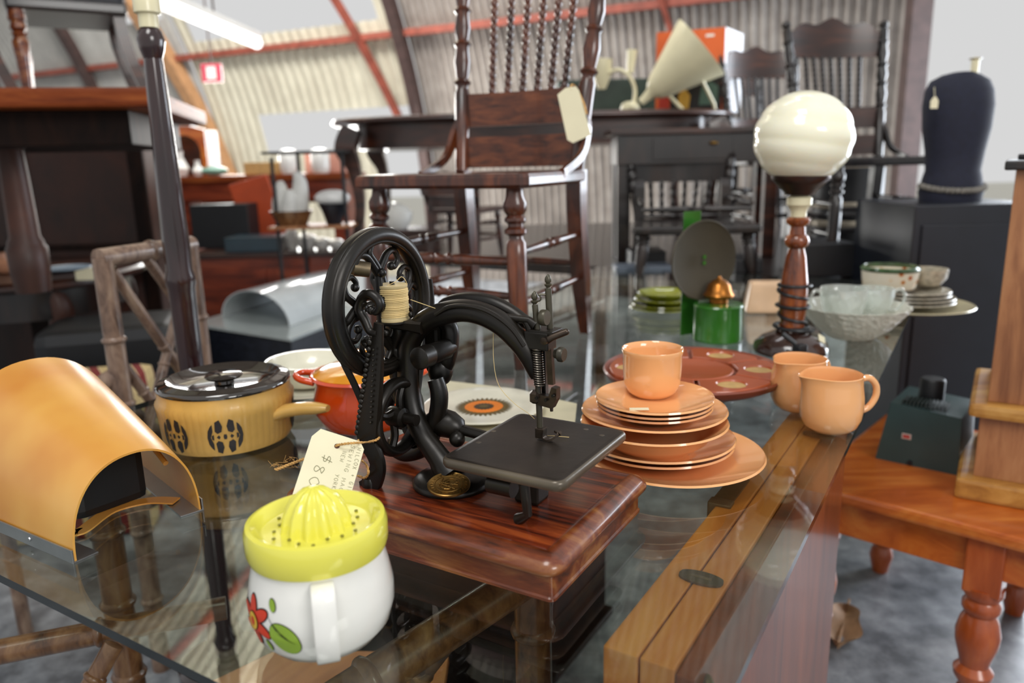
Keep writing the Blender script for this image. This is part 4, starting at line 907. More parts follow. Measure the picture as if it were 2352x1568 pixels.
g = G(); bs = [mv(x, y, .14) for x, y in [(985, 965), (1005, 968), (1035, 975), (1052, 985), (1060, 990)]]; g.tube(bs, [.010, .019, .017, .014, .008], 18); g.tube([mv(1055, 985, .14), mv(1120, 1003, .14)], .0065, 12); g.sph(mv(1050, 1008, .13), .010, 12); put('shaft_housing', g, m_iron, sm)
# front post with scroll head and curled foot
def fpv(x, y): return mv(x, y, .052)
pp = [(870, 742), (867, 790), (861, 855), (853, 930), (846, 990), (848, 1018), (860, 1042), (868, 1068), (863, 1095), (850, 1116), (836, 1122)]
g = G(); g.tube(spline([fpv(*p) for p in pp], 6), [r*1.08/1750 for r in (9, 12, 17, 21, 25, 19, 17, 16, 17, 20, 17)], sec=[(-.32, -1), (-.1, -1.05), (.1, -1.05), (.32, -1), (.42, -.6), (.42, .6), (.32, 1), (.1, 1.05), (-.1, 1.05), (-.32, 1), (-.42, .6), (-.42, -.6)], up=mV, sm=True)
ca, cb = fpv(850, 1119), fpv(850, 1121); g.lathe([(0, -.006), (.009, -.006), (.0095, .0), (.007, .005), (0, .005)], mp(lc(ca)[0], .052, wb+.006), seg=20)
for k in range(17):
    t = k/16; y = 800+190*t; x = 853-(853-826)*t; g.sph(fpv(x, y)-mV*.004, .0035, 8)
    if k < 15: x = 861+(853-861)*t+2; g.sph(fpv(x+5, y)-mV*.0075, .0016, 6)
put('front_post', g, m_iron, sm)
g = G()
for pts_, r_, dp_ in (([(868, 765), (850, 760), (838, 735), (826, 712), (832, 685), (850, 676), (868, 688), (872, 705), (862, 716), (852, 708)], (.004, .005, .0055, .006, .006, .006, .0055, .005, .0045, .004), .052), ([(838, 700), (828, 688), (838, 672), (848, 680)], (.004,)*4, .052), ([(836, 722), (800, 738), (776, 726), (766, 700), (777, 680), (791, 678), (793, 690)], (.0032, .004, .004, .0035, .003, .0025, .002), .052), ([(845, 778), (835, 785), (845, 795)], (.004,)*3, .052)):
    g.tube(spline([mv(x, y, dp_) for x, y in pts_], 5), list(r_), 12)
g.sph(fpv(791, 684), .0042, 10); g.sph(fpv(853, 712), .0055, 10); g.sph(fpv(850, 786), .005, 10); put('scroll_bracket', g, m_iron, sm); g = G(); g.tube(spline([mv(x, y, .15) for x, y in [(872, 690), (868, 660), (858, 640), (862, 628)]], 5), [.006, .006, .005, .005], 12); g.sph(mv(873, 629, .15), .0058, 10)
g.tube(spline([mv(873, 629, .15), mv(880, 655, .15), mv(895, 700, .145), mv(905, 740, .13)], 4), .007, 10)
put('scroll_finial', g, m_iron, sm)
# cloth plate
g = G(); loft(g, -.160, -.009, .037, .212, .013, [(.012, .097), (.002, .0985), (.0, .102), (.0, .106), (.0012, .1085), (.0035, .1098), (.008, .1103)], mis=[1, 1, 1, 1, 1, 0, 0]); 
for a, b in ((-.145, .095), (-.150, .135), (-.055, .19), (-.03, .18)): g.lathe([(0, 0), (.0032, 0), (.0030, .0004), (0, .0004)], mp(a, b, .1101), seg=14, mi=1)
g.lathe([(0, 0), (.008, 0), (.0078, .0003), (0, .0003)], mp(-.088, .142, .1102), seg=24, mi=0)
put('cloth_plate', g, [iron('dull cloth plate iron', '1d1916', '3a322b', .36), iron('worn bright plate edge', '4a4238', '6e6455', .3)], sm)
g = G(); g.box(mp(-.085, .11, .073), (.03, .03, .052), RM, .004); g.tube([mp(-.105, .055, .085), mp(-.075, .055, .085)], .011, 16); g.tube([mp(-.06, .05, .095), mp(-.055, .048, .062), mp(-.07, .055, .05)], [.006, .005, .007], 10); g.tube([mp(-.17, .104, .08), mp(-.08, .11, .085)], .012, 14); g.box(mp(-.12, .09, .093), (.08, .05, .010), RM, .003)
put('plate_bracket', g, m_iron, sm)
# needle head
vh = .142
def hp(x, y, dv=0): return mv(x, y, vh+dv)
kk = .83/1750
def fin(g, x, y0, y1, w, dv=0):
    b = hp(x, y1, dv); t = hp(x, y0, dv); L = (t-b).length; w *= kk
    g.lathe([(0, 0), (w*.7, 0), (w*.55, L*.12), (w*1.15, L*.28), (w*1.2, L*.34), (w*.6, L*.4), (w*.95, L*.5), (w, L*.65), (w*.75, L*.85), (w*.3, L*.97), (0, L)], b, seg=18)
g = G(); fin(g, 1228, 668, 702, 8); g.tube([hp(1229, 700), hp(1236, 770)], [7.5*kk, 8.5*kk], 14); put('presser_spring_post', g, m_iron2, sm)
g = G(); fin(g, 1259, 629, 664, 8, .008); g.tube([hp(1259, 662, .008), hp(1264, 760, .008)], 8*kk, 14); g.tube([hp(1236, 676), hp(1258, 676, .008)], 3*kk, 8); g.tube(spline([hp(1236, 676), hp(1242, 683), hp(1240, 690), hp(1232, 692)], 4), 2*kk, 8); put('needle_bar_post', g, m_iron2, sm)
g = G(); c = hp(1247, 729, -.004); g.lathe([(0, 0), (18*kk, 0), (19*kk, .001), (19*kk, .006), (17*kk, .0075), (0, .0075)], c-mU*.002, mU, 28); put('tension_disc', g, m_iron2, sm)
g = G(); g.tube([hp(1156, 728, -.004), hp(1162, 728, -.004), hp(1190, 732, -.002), hp(1215, 735), hp(1232, 748)], [.001, 9*kk, 9.5*kk, 9*kk, 14*kk], 14); g.tube(spline([hp(1205, 735), hp(1215, 750), hp(1222, 775), hp(1225, 800)], 4), [8*kk, 10*kk, 12*kk, 12*kk], 12); put('thread_guide_arm', g, m_iron, sm)
g = G(); g.box(hp(1241, 779), (.030, .022, .021), RM, .002); g.box(hp(1250, 760)+mV*.003, (.030, .026, .004), RM, .001); g.box(hp(1247, 840, .006), (.010, .008, .075), RM, .001); put('head_block', g, m_iron, sm)
g = G(); g.tube([hp(1256, 782, -.01), hp(1268, 774, -.008), hp(1300, 762, .0)], [9*kk, 8.5*kk, 8*kk], 14); g.sph(hp(1300, 762), 8*kk, 12); g.lathe([(0, 0), (9*kk, 0), (9*kk, .004), (0, .005)], hp(1252, 782, -.012), -mV, 16); put('cross_pin', g, m_steel, sm)
g = G(); g.lathe([(0, 0), (10*kk, 0), (12*kk, .003), (18*kk, .006), (18*kk, .010), (15*kk, .012), (0, .012)], hp(1274, 812, -.002), mU, 28); put('side_knob', g, m_iron2, sm)
g = G(); t0_, t1_ = hp(1233, 797, -.006), hp(1239, 884, -.006); pts = []
for k in range(16*14+1):
    t = k/(16*14); a = 2*PI*16*t; pts.append(t0_.lerp(t1_, t)+(mU*math.cos(a)+mV*math.sin(a))*12*kk)
g.tube(pts, 2.0*kk, 6); put('coil_spring', g, m_spring, sm)
g = G(); g.tube([t0_, hp(1241, 1005, -.006)], [8*kk, 7.5*kk], 14); put('needle_bar', g, m_iron2, sm)
g = G(); a, b = hp(1262, 792), hp(1267, 882); g.tube([a, b], .001, sec=[(-3.4, -3), (3.4, -3), (3.4, 3), (-3.4, 3)], up=mU, sm=False); put('presser_bar', g, m_steel, sm)
g = G(); g.lathe([(0, 0), (9*kk, 0), (17*kk, .003), (17*kk, .012), (9*kk, .015), (0, .015)], hp(1231, 925, -.006), seg=6, sm=False)
g.prism([(-.006, -.010), (.012, -.012), (.018, .0), (.018, .012), (.012, .013), (.008, .002), (-.006, .002)], hp(1245, 912, -.010), mU, ZZ, -.010); g.tube([hp(1266, 920), hp(1267, 944)], [5*kk, 4*kk], 10)
for x, y in ((1254, 918), (1271, 908), (1233, 913)): g.lathe([(0, 0), (4*kk, 0), (4*kk, .002), (0, .002)], hp(x, y, -.0115), -mV, 12, 1)
put('bar_clamp', g, [m_steel, m_iron], sm)
g = G(); g.box(hp(1243, 992, -.006), (.010, .012, .012), RM, .001); g.tube(spline([hp(1250, 985, -.008), hp(1249, 1003, -.008), hp(1262, 1010, -.008), hp(1282, 998, -.004), hp(1280, 990, .0)], 5), .001, sec=[(-4, -1.2), (4, -1.2), (4, 1.2), (-4, 1.2)], up=mV, sm=False); put('presser_foot', g, m_steel, sm)
# spool and thread
spz = shp.copy(); g = G(); kS = .043; rS = .0185
st_ = thing('thread_spool', 'fat spool of cream cotton thread standing on the sewing machine shelf', 'spool', spz)
g.lathe([(.004, 0), (rS*1.0, 0), (rS*1.02, .003), (rS*.97, .006), (rS*.95, kS-.004), (rS, kS-.003), (rS*1.0, kS), (.004, kS), (.004, 0)], spz, seg=48); put('spool_core', g, plain('pale wood spool', 'cdb98a', .6), st_)
g = G(); pts = []
for k in range(34*18+1):
    t = k/(34*18); a = 2*PI*34*t; r = rS*(.985+.02*math.sin(t*23)+.012*math.sin(a*.31)); pts.append(spz+V3((r*math.cos(a), r*math.sin(a), .0045+(kS-.009)*t+.0006*math.sin(a*.5))))
g.tube(pts, .00075, 5); put('wound_thread', g, m_thread, st_)
g = G(); top = spz+ZZ*(kS+.001)
g.tube(spline([top+V3((.018, 0, -.002)), top+V3((.017, -.004, .004)), top+V3((.012, -.002, .008)), top+V3((.005, -.008, .003)), top+V3((-.012, -.010, -.004))], 5), .0004, 5)
g.tube([mv(943, 688, .10), mv(1000, 708, .112)], .0004, 5)
g.tube(spline([mv(1133, 760, .13), mv(1134, 830, .13), mv(1146, 885, .13), mv(1180, 925, .135), mv(1212, 948, .14), mv(1228, 962, .142)], 5), .00035, 5)
g.tube(spline([mp(-.085, .148, .111), mp(-.075, .148, .1125), mp(-.06, .155, .111)], 5), .0004, 5)
put('loose_thread', g, m_thread, st_)
# ---- price tag tied to the post
T1, T2, T3 = PY(737, 985, .80), PY(835, 1012, .80), PY(690, 1120, .745)
tx = (T2-T1).normalized(); tn = tx.cross(T3-T1).normalized(); ty = tn.cross(tx); 
if ty.z < 0: ty = -ty; tn = -tn
if tn.y > 0: tn = -tn
def tq(x, y): p = PP(x, y, T1, tn)-T1; return p.dot(tx), p.dot(ty)
outl = [tq(x, y) for x, y in [(737, 985), (716, 1002), (662, 1165), (786, 1205), (836, 1032), (827, 1014)]]
tgt = thing('price_tag', 'cream cardboard price tag with handwriting, tied with twine to the sewing machine post', 'tag', T1+ty*-.05)
g = G(); g.prism(outl, T1, tx, ty, .0006); g.lathe([(0.0, 0), (.0029, 0), (.0029, .0004), (0, .0004)], T1+tx*tq(774, 1025)[0]+ty*tq(774, 1025)[1]+tn*.0008, tn, 16, 1); put('tag_card', g, [m_lidw, plain('punched hole', '5b3a30', .8)], tgt)
STR = {'W': [[(0, 1), (.15, 0), (.45, .7), (.75, 0), (1, 1)]], 'I': [[(.5, 1), (.5, 0)]], 'L': [[(.1, 1), (.1, 0), (.8, 0)]], 'C': [[(.9, .85), (.6, 1), (.2, .8), (.05, .45), (.25, .08), (.6, 0), (.9, .2)]],
 'O': [[(.5, 1), (.1, .75), (.05, .35), (.4, 0), (.85, .25), (.9, .7), (.5, 1)]], 'X': [[(.1, 1), (.9, 0)], [(.9, 1), (.1, 0)]], '+': [[(.5, .85), (.5, .15)], [(.15, .5), (.85, .5)]],
 'G': [[(.9, .9), (.5, 1), (.1, .6), (.2, .1), (.7, .05), (.85, .45), (.5, .45)]], 'B': [[(.1, 0), (.1, 1), (.7, .9), (.6, .55), (.15, .52), (.85, .4), (.8, .05), (.1, 0)]], 'S': [[(.85, .85), (.5, 1), (.15, .8), (.3, .55), (.75, .4), (.7, .08), (.3, 0), (.1, .15)]],
 'E': [[(.9, 1), (.15, 1), (.1, 0), (.85, 0)], [(.12, .5), (.7, .52)]], 'N': [[(.1, 0), (.1, 1), (.85, 0), (.9, 1)]], 'M': [[(.05, 0), (.15, 1), (.5, .4), (.85, 1), (.95, 0)]], 'A': [[(.05, 0), (.5, 1), (.95, 0)], [(.2, .4), (.8, .4)]],
 'H': [[(.1, 1), (.1, 0)], [(.9, 1), (.9, 0)], [(.1, .5), (.9, .5)]], 'Y': [[(.1, 1), (.5, .5)], [(.9, 1), (.3, 0)]], 'R': [[(.1, 0), (.1, 1), (.8, .9), (.7, .5), (.15, .5), (.85, 0)]], 'K': [[(.1, 1), (.1, 0)], [(.85, 1), (.15, .5), (.85, 0)]],
 '$': [[(.85, .8), (.4, .95), (.2, .7), (.7, .4), (.6, .1), (.1, .15)], [(.75, 1.2), (.3, -.15)]], '8': [[(.85, .85), (.4, 1), (.2, .75), (.8, .3), (.6, 0), (.2, .1), (.3, .45), (.85, .85)]], '0': [[(.5, 1), (.1, .7), (.1, .3), (.5, 0), (.9, .3), (.85, .75), (.5, 1)]]}
def write(g, s, p0, p1, h, r=.00017):
    a = V3((*tq(*p0), 0)); b = V3((*tq(*p1), 0)); d = (b-a); n = len(s); st = d/n; dn = d.normalized(); upv = V3((-dn.y, dn.x, 0))
    for i, ch in enumerate(s):
        for pl_ in STR.get(ch, []):
            q = [a+st*(i+.12+.72*x)+upv*(h*(y-.5)+.0003*math.sin(i*5)) for x, y in pl_]
            q = spline(q, 4) if len(q) > 3 and ch in 'COGSB80$' else q
            g.tube([T1+tx*v.x+ty*v.y+tn*.0010 for v in q], r, 5)
g = G(); write(g, 'WILCOX + GIBB', (826, 1028), (798, 1142), .0042); write(g, 'SEWING MACH', (812, 1022), (778, 1142), .0042); write(g, 'NEW   YORK', (792, 1036), (765, 1125), .0042); write(g, '$', (753, 1040), (748, 1072), .0085, .0003); write(g, '80C', (738, 1065), (706, 1150), .0105, .0003)
put('handwriting', g, m_ink, tgt)
g = G(); hl = PP(774, 1025, T1, tn)+tn*.001
def rope(pts, r=.0013, tw=900):
    P = spline(pts, 10)
    for s in (0, PI):
        q = []; L = 0
        for i, p in enumerate(P):
            if i: L += (p-P[i-1]).length
            t = (P[min(i+1, len(P)-1)]-P[max(0, i-1)]).normalized(); x, y = fr(t); q.append(p+(x*math.cos(L*tw+s)+y*math.sin(L*tw+s))*r*.55)
        g.tube(q, r*.72, 6)
fp_ = lambda x, y, d: mv(x, y, .052+d)
rope([hl-tn*.003, hl+tn*.002, PY(800, 1018, .785), PY(832, 1016, .80), fp_(850, 1014, -.014), fp_(868, 1008, -.006), fp_(870, 1000, .008), fp_(848, 1003, .012), fp_(826, 1010, .004), PY(822, 1012, .815)])
rope([PY(832, 1058, .81), fp_(842, 1068, -.012), fp_(846, 1086, -.012), fp_(838, 1097, -.006), PY(822, 1092, .80)])
rope([PY(700, 1053, .80), PY(668, 1065, .80), PY(640, 1076, .80), PY(632, 1078, .80)], .0016)
for k in range(18):
    a = PY(632+random.random()*60, 1077-random.random()*22, .80); g.tube(spline([a, a+V3((random.uniform(-.004, .004), 0, random.uniform(-.003, .005))), a+V3((random.uniform(-.009, .006), 0, random.uniform(-.005, .008)))], 3), .00016, 4)
put('twine', g, m_twine, tgt)
# ================================================================== CHAIRS
def turned(g, a, b, r, prof, seg=16, mi=0):      # prof: (t, radius factor)
    a = V3(a); b = V3(b); L = (b-a).length; g.lathe([(0, 0)]+[(r*f, L*t) for t, f in prof]+[(0, L)], a, b-a, seg, mi)
P_LEG = [(0, .55), (.03, .6), (.3, .95), (.62, 1.0), (.70, .95), (.72, .7), (.735, .7), (.75, 1.1), (.77, 1.1), (.785, .75), (.80, .75), (.815, 1.05), (.83, 1.05), (.845, .8), (.87, 1.1), (.91, 1.15), (.95, .85), (.99, .8)]
P_STR = [(0, .6), (.2, .8), (.38, 1), (.43, 1), (.44, .75), (.46, 1.1), (.48, .75), (.52, .75), (.54, 1.1), (.56, .75), (.57, 1), (.62, 1), (.8, .8), (1, .6)]
def P_BEAD(n): return [(k/(n*4), .72+.42*abs(math.sin(PI*k/4))) for k in range(n*4+1)]
P_POST = [(0, .9), (.33, 1.0), (.345, .8), (.36, .8), (.375, 1.15), (.39, .8), (.41, .9), (.46, 1.1), (.52, .85), (.535, 1.15), (.55, .8), (.60, 1.1), (.66, .85), (.675, 1.15), (.69, .8), (.75, 1.1), (.82, .85), (.84, 1.1), (.86, .9), (.93, .9), (.95, .6), (.96, .95), (.985, .85), (1, .3)]
def pressback(label, cat, loc, rz, s, group=None, mat=None, mat2=None, nsp=6, name='dining_chair', bead=14, braces=True, crest='carved', back=.66, sh_=.45, slats=True):
    mat = mat or m_oak; mat2 = mat2 or m_press; t = thing(name, label, cat, loc, rz, group); Wm = W[t.name]
    def Q(x, y, z): return Wm @ V3((x*s, y*s, z*s))
    R3 = Wm.to_3x3(); X, Y_ = R3 @ V3((1, 0, 0)), R3 @ V3((0, 1, 0)); hs = sh_
    g = G(); out = [(-.235, -.215), (.235, -.215), (.245, -.19), (.205, .19), (.19, .21), (-.19, .21), (-.205, .19), (-.245, -.19)]
    n = len(out); rings = [[Q(x*k, y*k, z) for x, y in out] for k, z in ((.96, hs-.034), (1, hs-.026), (1.0, hs-.010), (.985, hs-.002), (.95, hs), (.80, hs-.004))]
    for i in range(5): g.add(rings[i]+rings[i+1], [[k, (k+1) % n, n+(k+1) % n, n+k] for k in range(n)], 0, False)
    g.add(rings[0], [list(range(n))], 0, False); g.add(rings[-1], [list(range(n))], 0, False); put('seat', g, mat, t)
    for sx in (-1, 1):
        g = G(); turned(g, Q(sx*.215, -.195, 0), Q(sx*.195, -.17, hs-.03), .024*s, P_LEG, 20); put('leg', g, mat, t)
        g = G(); g.tube(spline([Q(sx*.185, .235, 0), Q(sx*.182, .21, .15), Q(sx*.18, .19, .34), Q(sx*.182, .185, hs-.0)], 4), [.013*s, .02*s, .021*s, .021*s], sec=[(-1, -1), (1, -1), (1, 1), (-1, 1)], up=X, sm=False); put('leg', g, mat, t)
        g = G(); turned(g, Q(sx*.182, .185, hs), Q(sx*.225, .30, hs+back), .0215*s, P_POST, 18); put('back_post', g, mat, t)
        for z, yy in ((.15, 0), (.27, 0)):
            g = G(); turned(g, Q(sx*.205, -.185, z), Q(sx*.182, .20, z+.01), .012*s, P_STR, 12); put('side_stretcher', g, mat, t)
        if braces:
            g = G(); g.tube(spline([Q(sx*.19, .215, hs+.17), Q(sx*.208, .195, hs+.11), Q(sx*.214, .15, hs+.04), Q(sx*.215, .05, hs+.0), Q(sx*.216, .03, hs-.006)], 5), [.010*s, .013*s, .011*s, .010*s, .011*s], sec=[(-.6, -1), (.6, -1), (.6, 1), (-.6, 1)], up=X, sm=False); put('hip_brace', g, mat, t)
    for z in (.17, .25):
        g = G(); turned(g, Q(-.205, -.185, z), Q(.205, -.185, z), .0135*s, P_STR, 14); put('front_stretcher', g, mat, t)
    g = G(); turned(g, Q(-.18, .205, .2), Q(.18, .205, .2), .011*s, P_STR, 12); put('rear_stretcher', g, mat, t)
    def slat(z0, z1, w, bow, nm, m, arch_=0, th=.018):
        g = G(); vs = []; N = 24
        for k in range(N+1):
            u = -1+2*k/N; yb = .185+.115*((z0+z1)/2-hs)/back; y = yb+bow*(1-u*u); top = z1+arch_*(1-abs(u)**2.2)+(.012*math.cos(u*9) if arch_ else 0)
            x = u*w
            vs += [Q(x, y, z0), Q(x, y, top), Q(x, y+th, top), Q(x, y+th, z0)]
        fs = [[4*k+a, 4*k+(a+1) % 4, 4*k+4+(a+1) % 4, 4*k+4+a] for k in range(N) for a in range(4)]+[[0, 1, 2, 3], [4*N+3, 4*N+2, 4*N+1, 4*N]]
        g.add(vs, fs, 0, False); put(nm, g, m, t)
    if slats: slat(hs+.01, hs+.095, .185, .03, 'lower_slat', mat2); slat(hs+.125, hs+.215, .19, .035, 'middle_slat', mat2)
    zt_ = hs+back-.15; slat(zt_, hs+back-.05, .212, .04, 'crest_rail', mat2, .055 if crest == 'carved' else 0, .02)
    for k in range(nsp):
        u = (-1+2*k/(nsp-1))*.62; g = G(); yb = .185+.115*(.215)/back+.035*(1-u*u)+.008
        turned(g, Q(u*.185, yb, hs+.21 if slats else hs), Q(u*.205, .185+.115*(back-.15)/back+.04*(1-u*u)+.008, zt_+.005), .0095*s, P_BEAD(bead), 10); put('spindle', g, mat, t)
    return t
# central chair standing on the glass
fF, fR_ = PZ(1207, 857), PZ(1384, 752); s0_ = .885
dch = fR_-fF; lv = V3((-.030, .430, 0)); rzc = math.atan2(dch.y, dch.x)-math.atan2(lv.y, lv.x); s0_ = min(1.0, max(.8, dch.length/lv.length))
org = fF-Rz(rzc) @ (V3((.215, -.195, 0))*s0_)
print('chair', fF, fR_, s0_, math.degrees(rzc), org)
s0_ = .89
ch = pressback('carved dark mahogany chair with beaded back spindles standing on the glass table', 'chair', (org.x, org.y, TZ), rzc, s0_, None)
tc = PY(1318, 262, 1.80); g = G(); ou = [(-.032, .048), (-.012, .060), (.012, .060), (.018, .05), (.034, -.052), (-.010, -.064), (-.022, -.055)]
tgc = thing('price_tag', 'blank cream swing tag tied to the back slat of the chair on the glass table', 'tag', tc)
xx = V3((.93, .1, .12)).normalized(); yy = (V3((.0, -.05, 1))-xx*xx.dot(V3((0, -.05, 1)))).normalized(); g.prism([(a*1.0, b*.98) for a, b in ou], tc, xx, yy, .0008); put('tag_card', g, m_lidw, tgc)
g = G(); g.tube(spline([tc+yy*.052, tc+yy*.065+V3((.004, .02, 0)), PY(1322, 200, 1.86), PY(1340, 235, 1.82), PY(1347, 262, 1.81)], 6), .0022, 8); put('twine', g, m_twine, tgc)
# ================================================================== PLATFORM AND WHAT STANDS ON IT
pz = .74; PA = PZ(1395, 668, pz)+gV*.10
plat = thing('trestle_table', 'low dark trestle table beyond the glass carrying stacked chairs and furniture', 'table', PA+gV*.5-ZZ*pz)
c = PA+gU*-.15+gV*1.1
RG = M4((gU, gV, ZZ)).transposed()
pv0 = (gp(0, vB)-gO).dot(gV)+.06
g = G(); fe = gp(0, pv0); yl = lambda x: fe.y+(fe.x-x)*.613; g.prism([(-.80, yl(-.80)), (1.08, yl(1.08)), (1.22, 2.79), (1.95, 2.79), (1.95, 5.45), (-.80, 5.45)], (0, 0, pz-.04), (1, 0, 0), (0, 1, 0), .04); put('table_top', g, m_dark, plat)
for a, b in ((-.70, 4.0), (1.6, 2.87), (1.85, 5.3), (-.70, 5.3)):
    g = G(); q = V3((a, b, 0)); g.box((q.x, q.y, (pz-.04)/2), (.07, .07, pz-.04), RG, .004); put('leg', g, m_dark, plat)
def onp(px, Y): p = PY(px, 400, Y); return V3((p.x, Y, pz))
c3 = pressback('dark press back chair nearest the bright doorway, fluted spindles catching the light', 'chair', onp(1978, 3.02), math.radians(6), .93, 'press back chairs stacked at the back', m_dark, m_dbrown, 7, bead=10, back=.58)
clone(c3, onp(1795, 3.80), math.radians(12), 'dark press back chair behind the globe lamp, seen over the orange box')
clone(c3, onp(1700, 4.98), math.radians(4), 'dark press back chair farthest back, half hidden behind the orange box')
pressback('near black spindle chair tucked below the dark table, left of the globe lamp', 'chair', onp(1585, 3.05), math.radians(-4), .98, None, m_dark, m_dark, 6, bead=4, braces=False, back=.30, sh_=.19, slats=False)
# oval dining table
oz = PY(1000, 262, 3.74).z; oc_ = V3((.13, 4.26, pz)); tabH = oz-pz
print('oval', oz, tabH)
ot = thing('dining_table', 'dark brown oval dining table with cabriole legs behind the carved chair', 'table', oc_)
def oval(a, b, n=64, e=.62): return [(a*math.copysign(abs(math.cos(2*PI*k/n))**e, math.cos(2*PI*k/n)), b*math.copysign(abs(math.sin(2*PI*k/n))**e, math.sin(2*PI*k/n))) for k in range(n)]
def ring_loft(g, rings): 
    n = len(rings[0])
    for i in range(len(rings)-1): g.add(rings[i]+rings[i+1], [[k, (k+1) % n, n+(k+1) % n, n+k] for k in range(n)], 0, True)
    g.add(rings[0], [list(range(n))], 0, False); g.add(rings[-1], [list(range(n))], 0, False)
aX = 1.04; aY = .56
g = G(); ring_loft(g, [[oc_+V3((x, y, tabH+dz)) for x, y in oval(aX-i_, aY-i_)] for i_, dz in ((.03, -.035), (.0, -.022), (.0, -.012), (.008, -.002), (.02, 0))]); put('table_top', g, m_dbrown, ot)
g = G(); ring_loft(g, [[oc_+V3((x, y, tabH+dz)) for x, y in oval(aX-.14, aY-.10, 64, .4)] for dz in (-.15, -.035)]); put('apron', g, m_dbrown, ot)
for sx in (-1, 1):
    for sy in (-1, 1):
        b = oc_+V3((sx*(aX-.16), sy*(aY-.14), 0)); g = G(); g.tube(spline([b+V3((sx*.045, 0, 0)), b+V3((sx*.02, 0, .06)), b+V3((-sx*.015, 0, tabH*.35)), b+V3((0, 0, tabH*.62)), b+V3((sx*.035, 0, tabH*.78)), b+V3((sx*.0, 0, tabH-.05))], 5), [.035, .02, .022, .03, .05, .042], sec=[(-1, -1), (1, -1), (1, 1), (-1, 1)], up=(1, 0, 0)); put('leg', g, m_dbrown, ot)
# dark drawer front table on right end
d0, d1 = PY(1418, 292, 3.30), PY(1745, 292, 3.30); hD = d0.z-.01
hall = thing('hall_table', 'black brown hall table with shallow drawer and brass pull beneath the orange box', 'table', V3(((d0.x+d1.x)/2, 3.55, pz)))
g = G(); g.box(((d0.x+d1.x)/2, 3.40, hD-.012), (d1.x-d0.x+.06, .24, .024), None, .004); put('table_top', g, m_dbrown, hall)
g = G(); g.box(((d0.x+d1.x)/2, 3.40, hD-.024-.06), (d1.x-d0.x, .2, .12), None, .002); put('apron', g, m_dark, hall)
g = G(); g.box(((d0.x+d1.x)/2+.02, 3.305, hD-.084), (.34, .015, .09), None, .003); dr = put('drawer', g, m_dark, hall)
g = G(); q = PY(1640, 328, 3.29); g.sph(q, .012, 10, sq=(1.6, .8, .7)); put('pull', g, m_brass, dr)
for px in (1432, 1768):
    for y in (3.34, 3.46):
        q = PY(px, 450, 3.33); g = G(); g.box((q.x if px > 1500 else q.x+.0, y, (hD-.02+pz)/2), (.055, .045, hD-.02-pz), None, .004); put('leg', g, m_dbrown if px > 1500 else m_dark, hall)
ztop = oz
# orange box with printed picture
b0, b1, b2 = PY(1505, 255, 4.12), PY(1660, 258, 4.00), PY(1700, 258, 4.24); zb0 = ztop; hbx = PY(1660, 62, 4.00).z-zb0
obx = thing('printed_carton', 'orange printed appliance carton with blank white side standing behind the cream work lamp', 'box', V3((b1.x-.15, 4.12, zb0)))
for v_ in (b0, b1, b2): v_.z = zb0
g = G(); q4 = b0+(b2-b1); qs = [b0, b1, b2, q4]; hi = [p+ZZ*hbx for p in qs]; 
g.add(qs+hi, [[3, 2, 1, 0], [4, 5, 6, 7], [2, 3, 7, 6], [3, 0, 4, 7]], 1, False); g.add(qs+hi, [[1, 2, 6, 5]], 1, False); g.add(qs+hi, [[0, 1, 5, 4]], 0, False)
put('carton', g, [plain('orange carton print', 'd85f1e', .45, var=.06), plain('white carton', 'e4e4e6', .5, var=.02)], obx)
fx_ = (b1-b0).normalized(); fn = V3((fx_.y, -fx_.x, 0)); fw_ = (b1-b0).length
def cardp(poly, mi, lift, g): g.prism([(x*fw_, y*hbx) for x, y in poly], b0+fn*lift, fx_, ZZ, -.0008, mi)
g = G(); cardp([(.22, 0.02), (.97, .02), (.97, .25), (.9, .5), (.3, .48), (.22, .3)], 0, .001, g); put('printed_backdrop', g, m_blk, obx); g = G(); P5 = [m_blk, plain('print teal', '4f6a5c', .4), plain('print yellow', 'd2a23c', .4), plain('print red', 'b3301c', .4), m_white]
for poly, mi_, lf in (([(.65, .08), (.92, .08), (.92, .3), (.82, .36), (.68, .3)], 1, .003), ([(.36, .04), (.5, .04), (.52, .2), (.42, .32), (.34, .2)], 2, .003), ([(.05, .04), (.21, .04), (.21, .2), (.05, .2)], 3, .003), ([(.7, .53), (.86, .53), (.88, .58), (.78, .62), (.68, .58)], 2, .002), ([(.72, .9), (.84, .9), (.84, .93), (.72, .93)], 4, .002)):
    g = G(); cardp(poly, 0, lf, g); put('printed_patch', g, P5[mi_], obx)
# cream cone lamp
wl = thing('work_lamp', 'cream conical work lamp with orange pivot tilted upward on thin bent legs', 'lamp', PY(1560, 262, 3.9))
YL = 3.90; tip = PY(1472, 235, YL); mth = PY(1612, 108, YL-.07); ax = (mth-tip); LL = ax.length; rM = 62/1750*YL*.98
g = G(); g.lathe([(0, 0), (.018, 0), (.022, .03), (.028, .06), (.045, .075), (.062, .10), (rM*1.22, LL*.97), (rM*1.24, LL), (rM*1.2, LL), (rM*.9, LL*.75), (.03, LL*.3), (0, LL*.25)], tip, ax, 44); put('cone_shade', g, m_cream, wl)
piv = PY(1568, 145, YL-.13); g = G(); g.lathe([(0, 0), (.022, 0), (.022, .008), (0, .01)], piv, V3((0, -1, 0)), 24); put('pivot', g, plain('orange pivot', 'd06a34', .4), wl)
g = G(); g.tube(spline([piv+V3((-.02, -.008, 0)), piv+V3((.035, -.012, -.002)), PY(1600, 160, YL-.12), PY(1640, 240, YL-.06)], 3)+[PY(1642, 258, YL-.04)], .0085, 10); put('front_stand_arm', g, m_cream, wl)
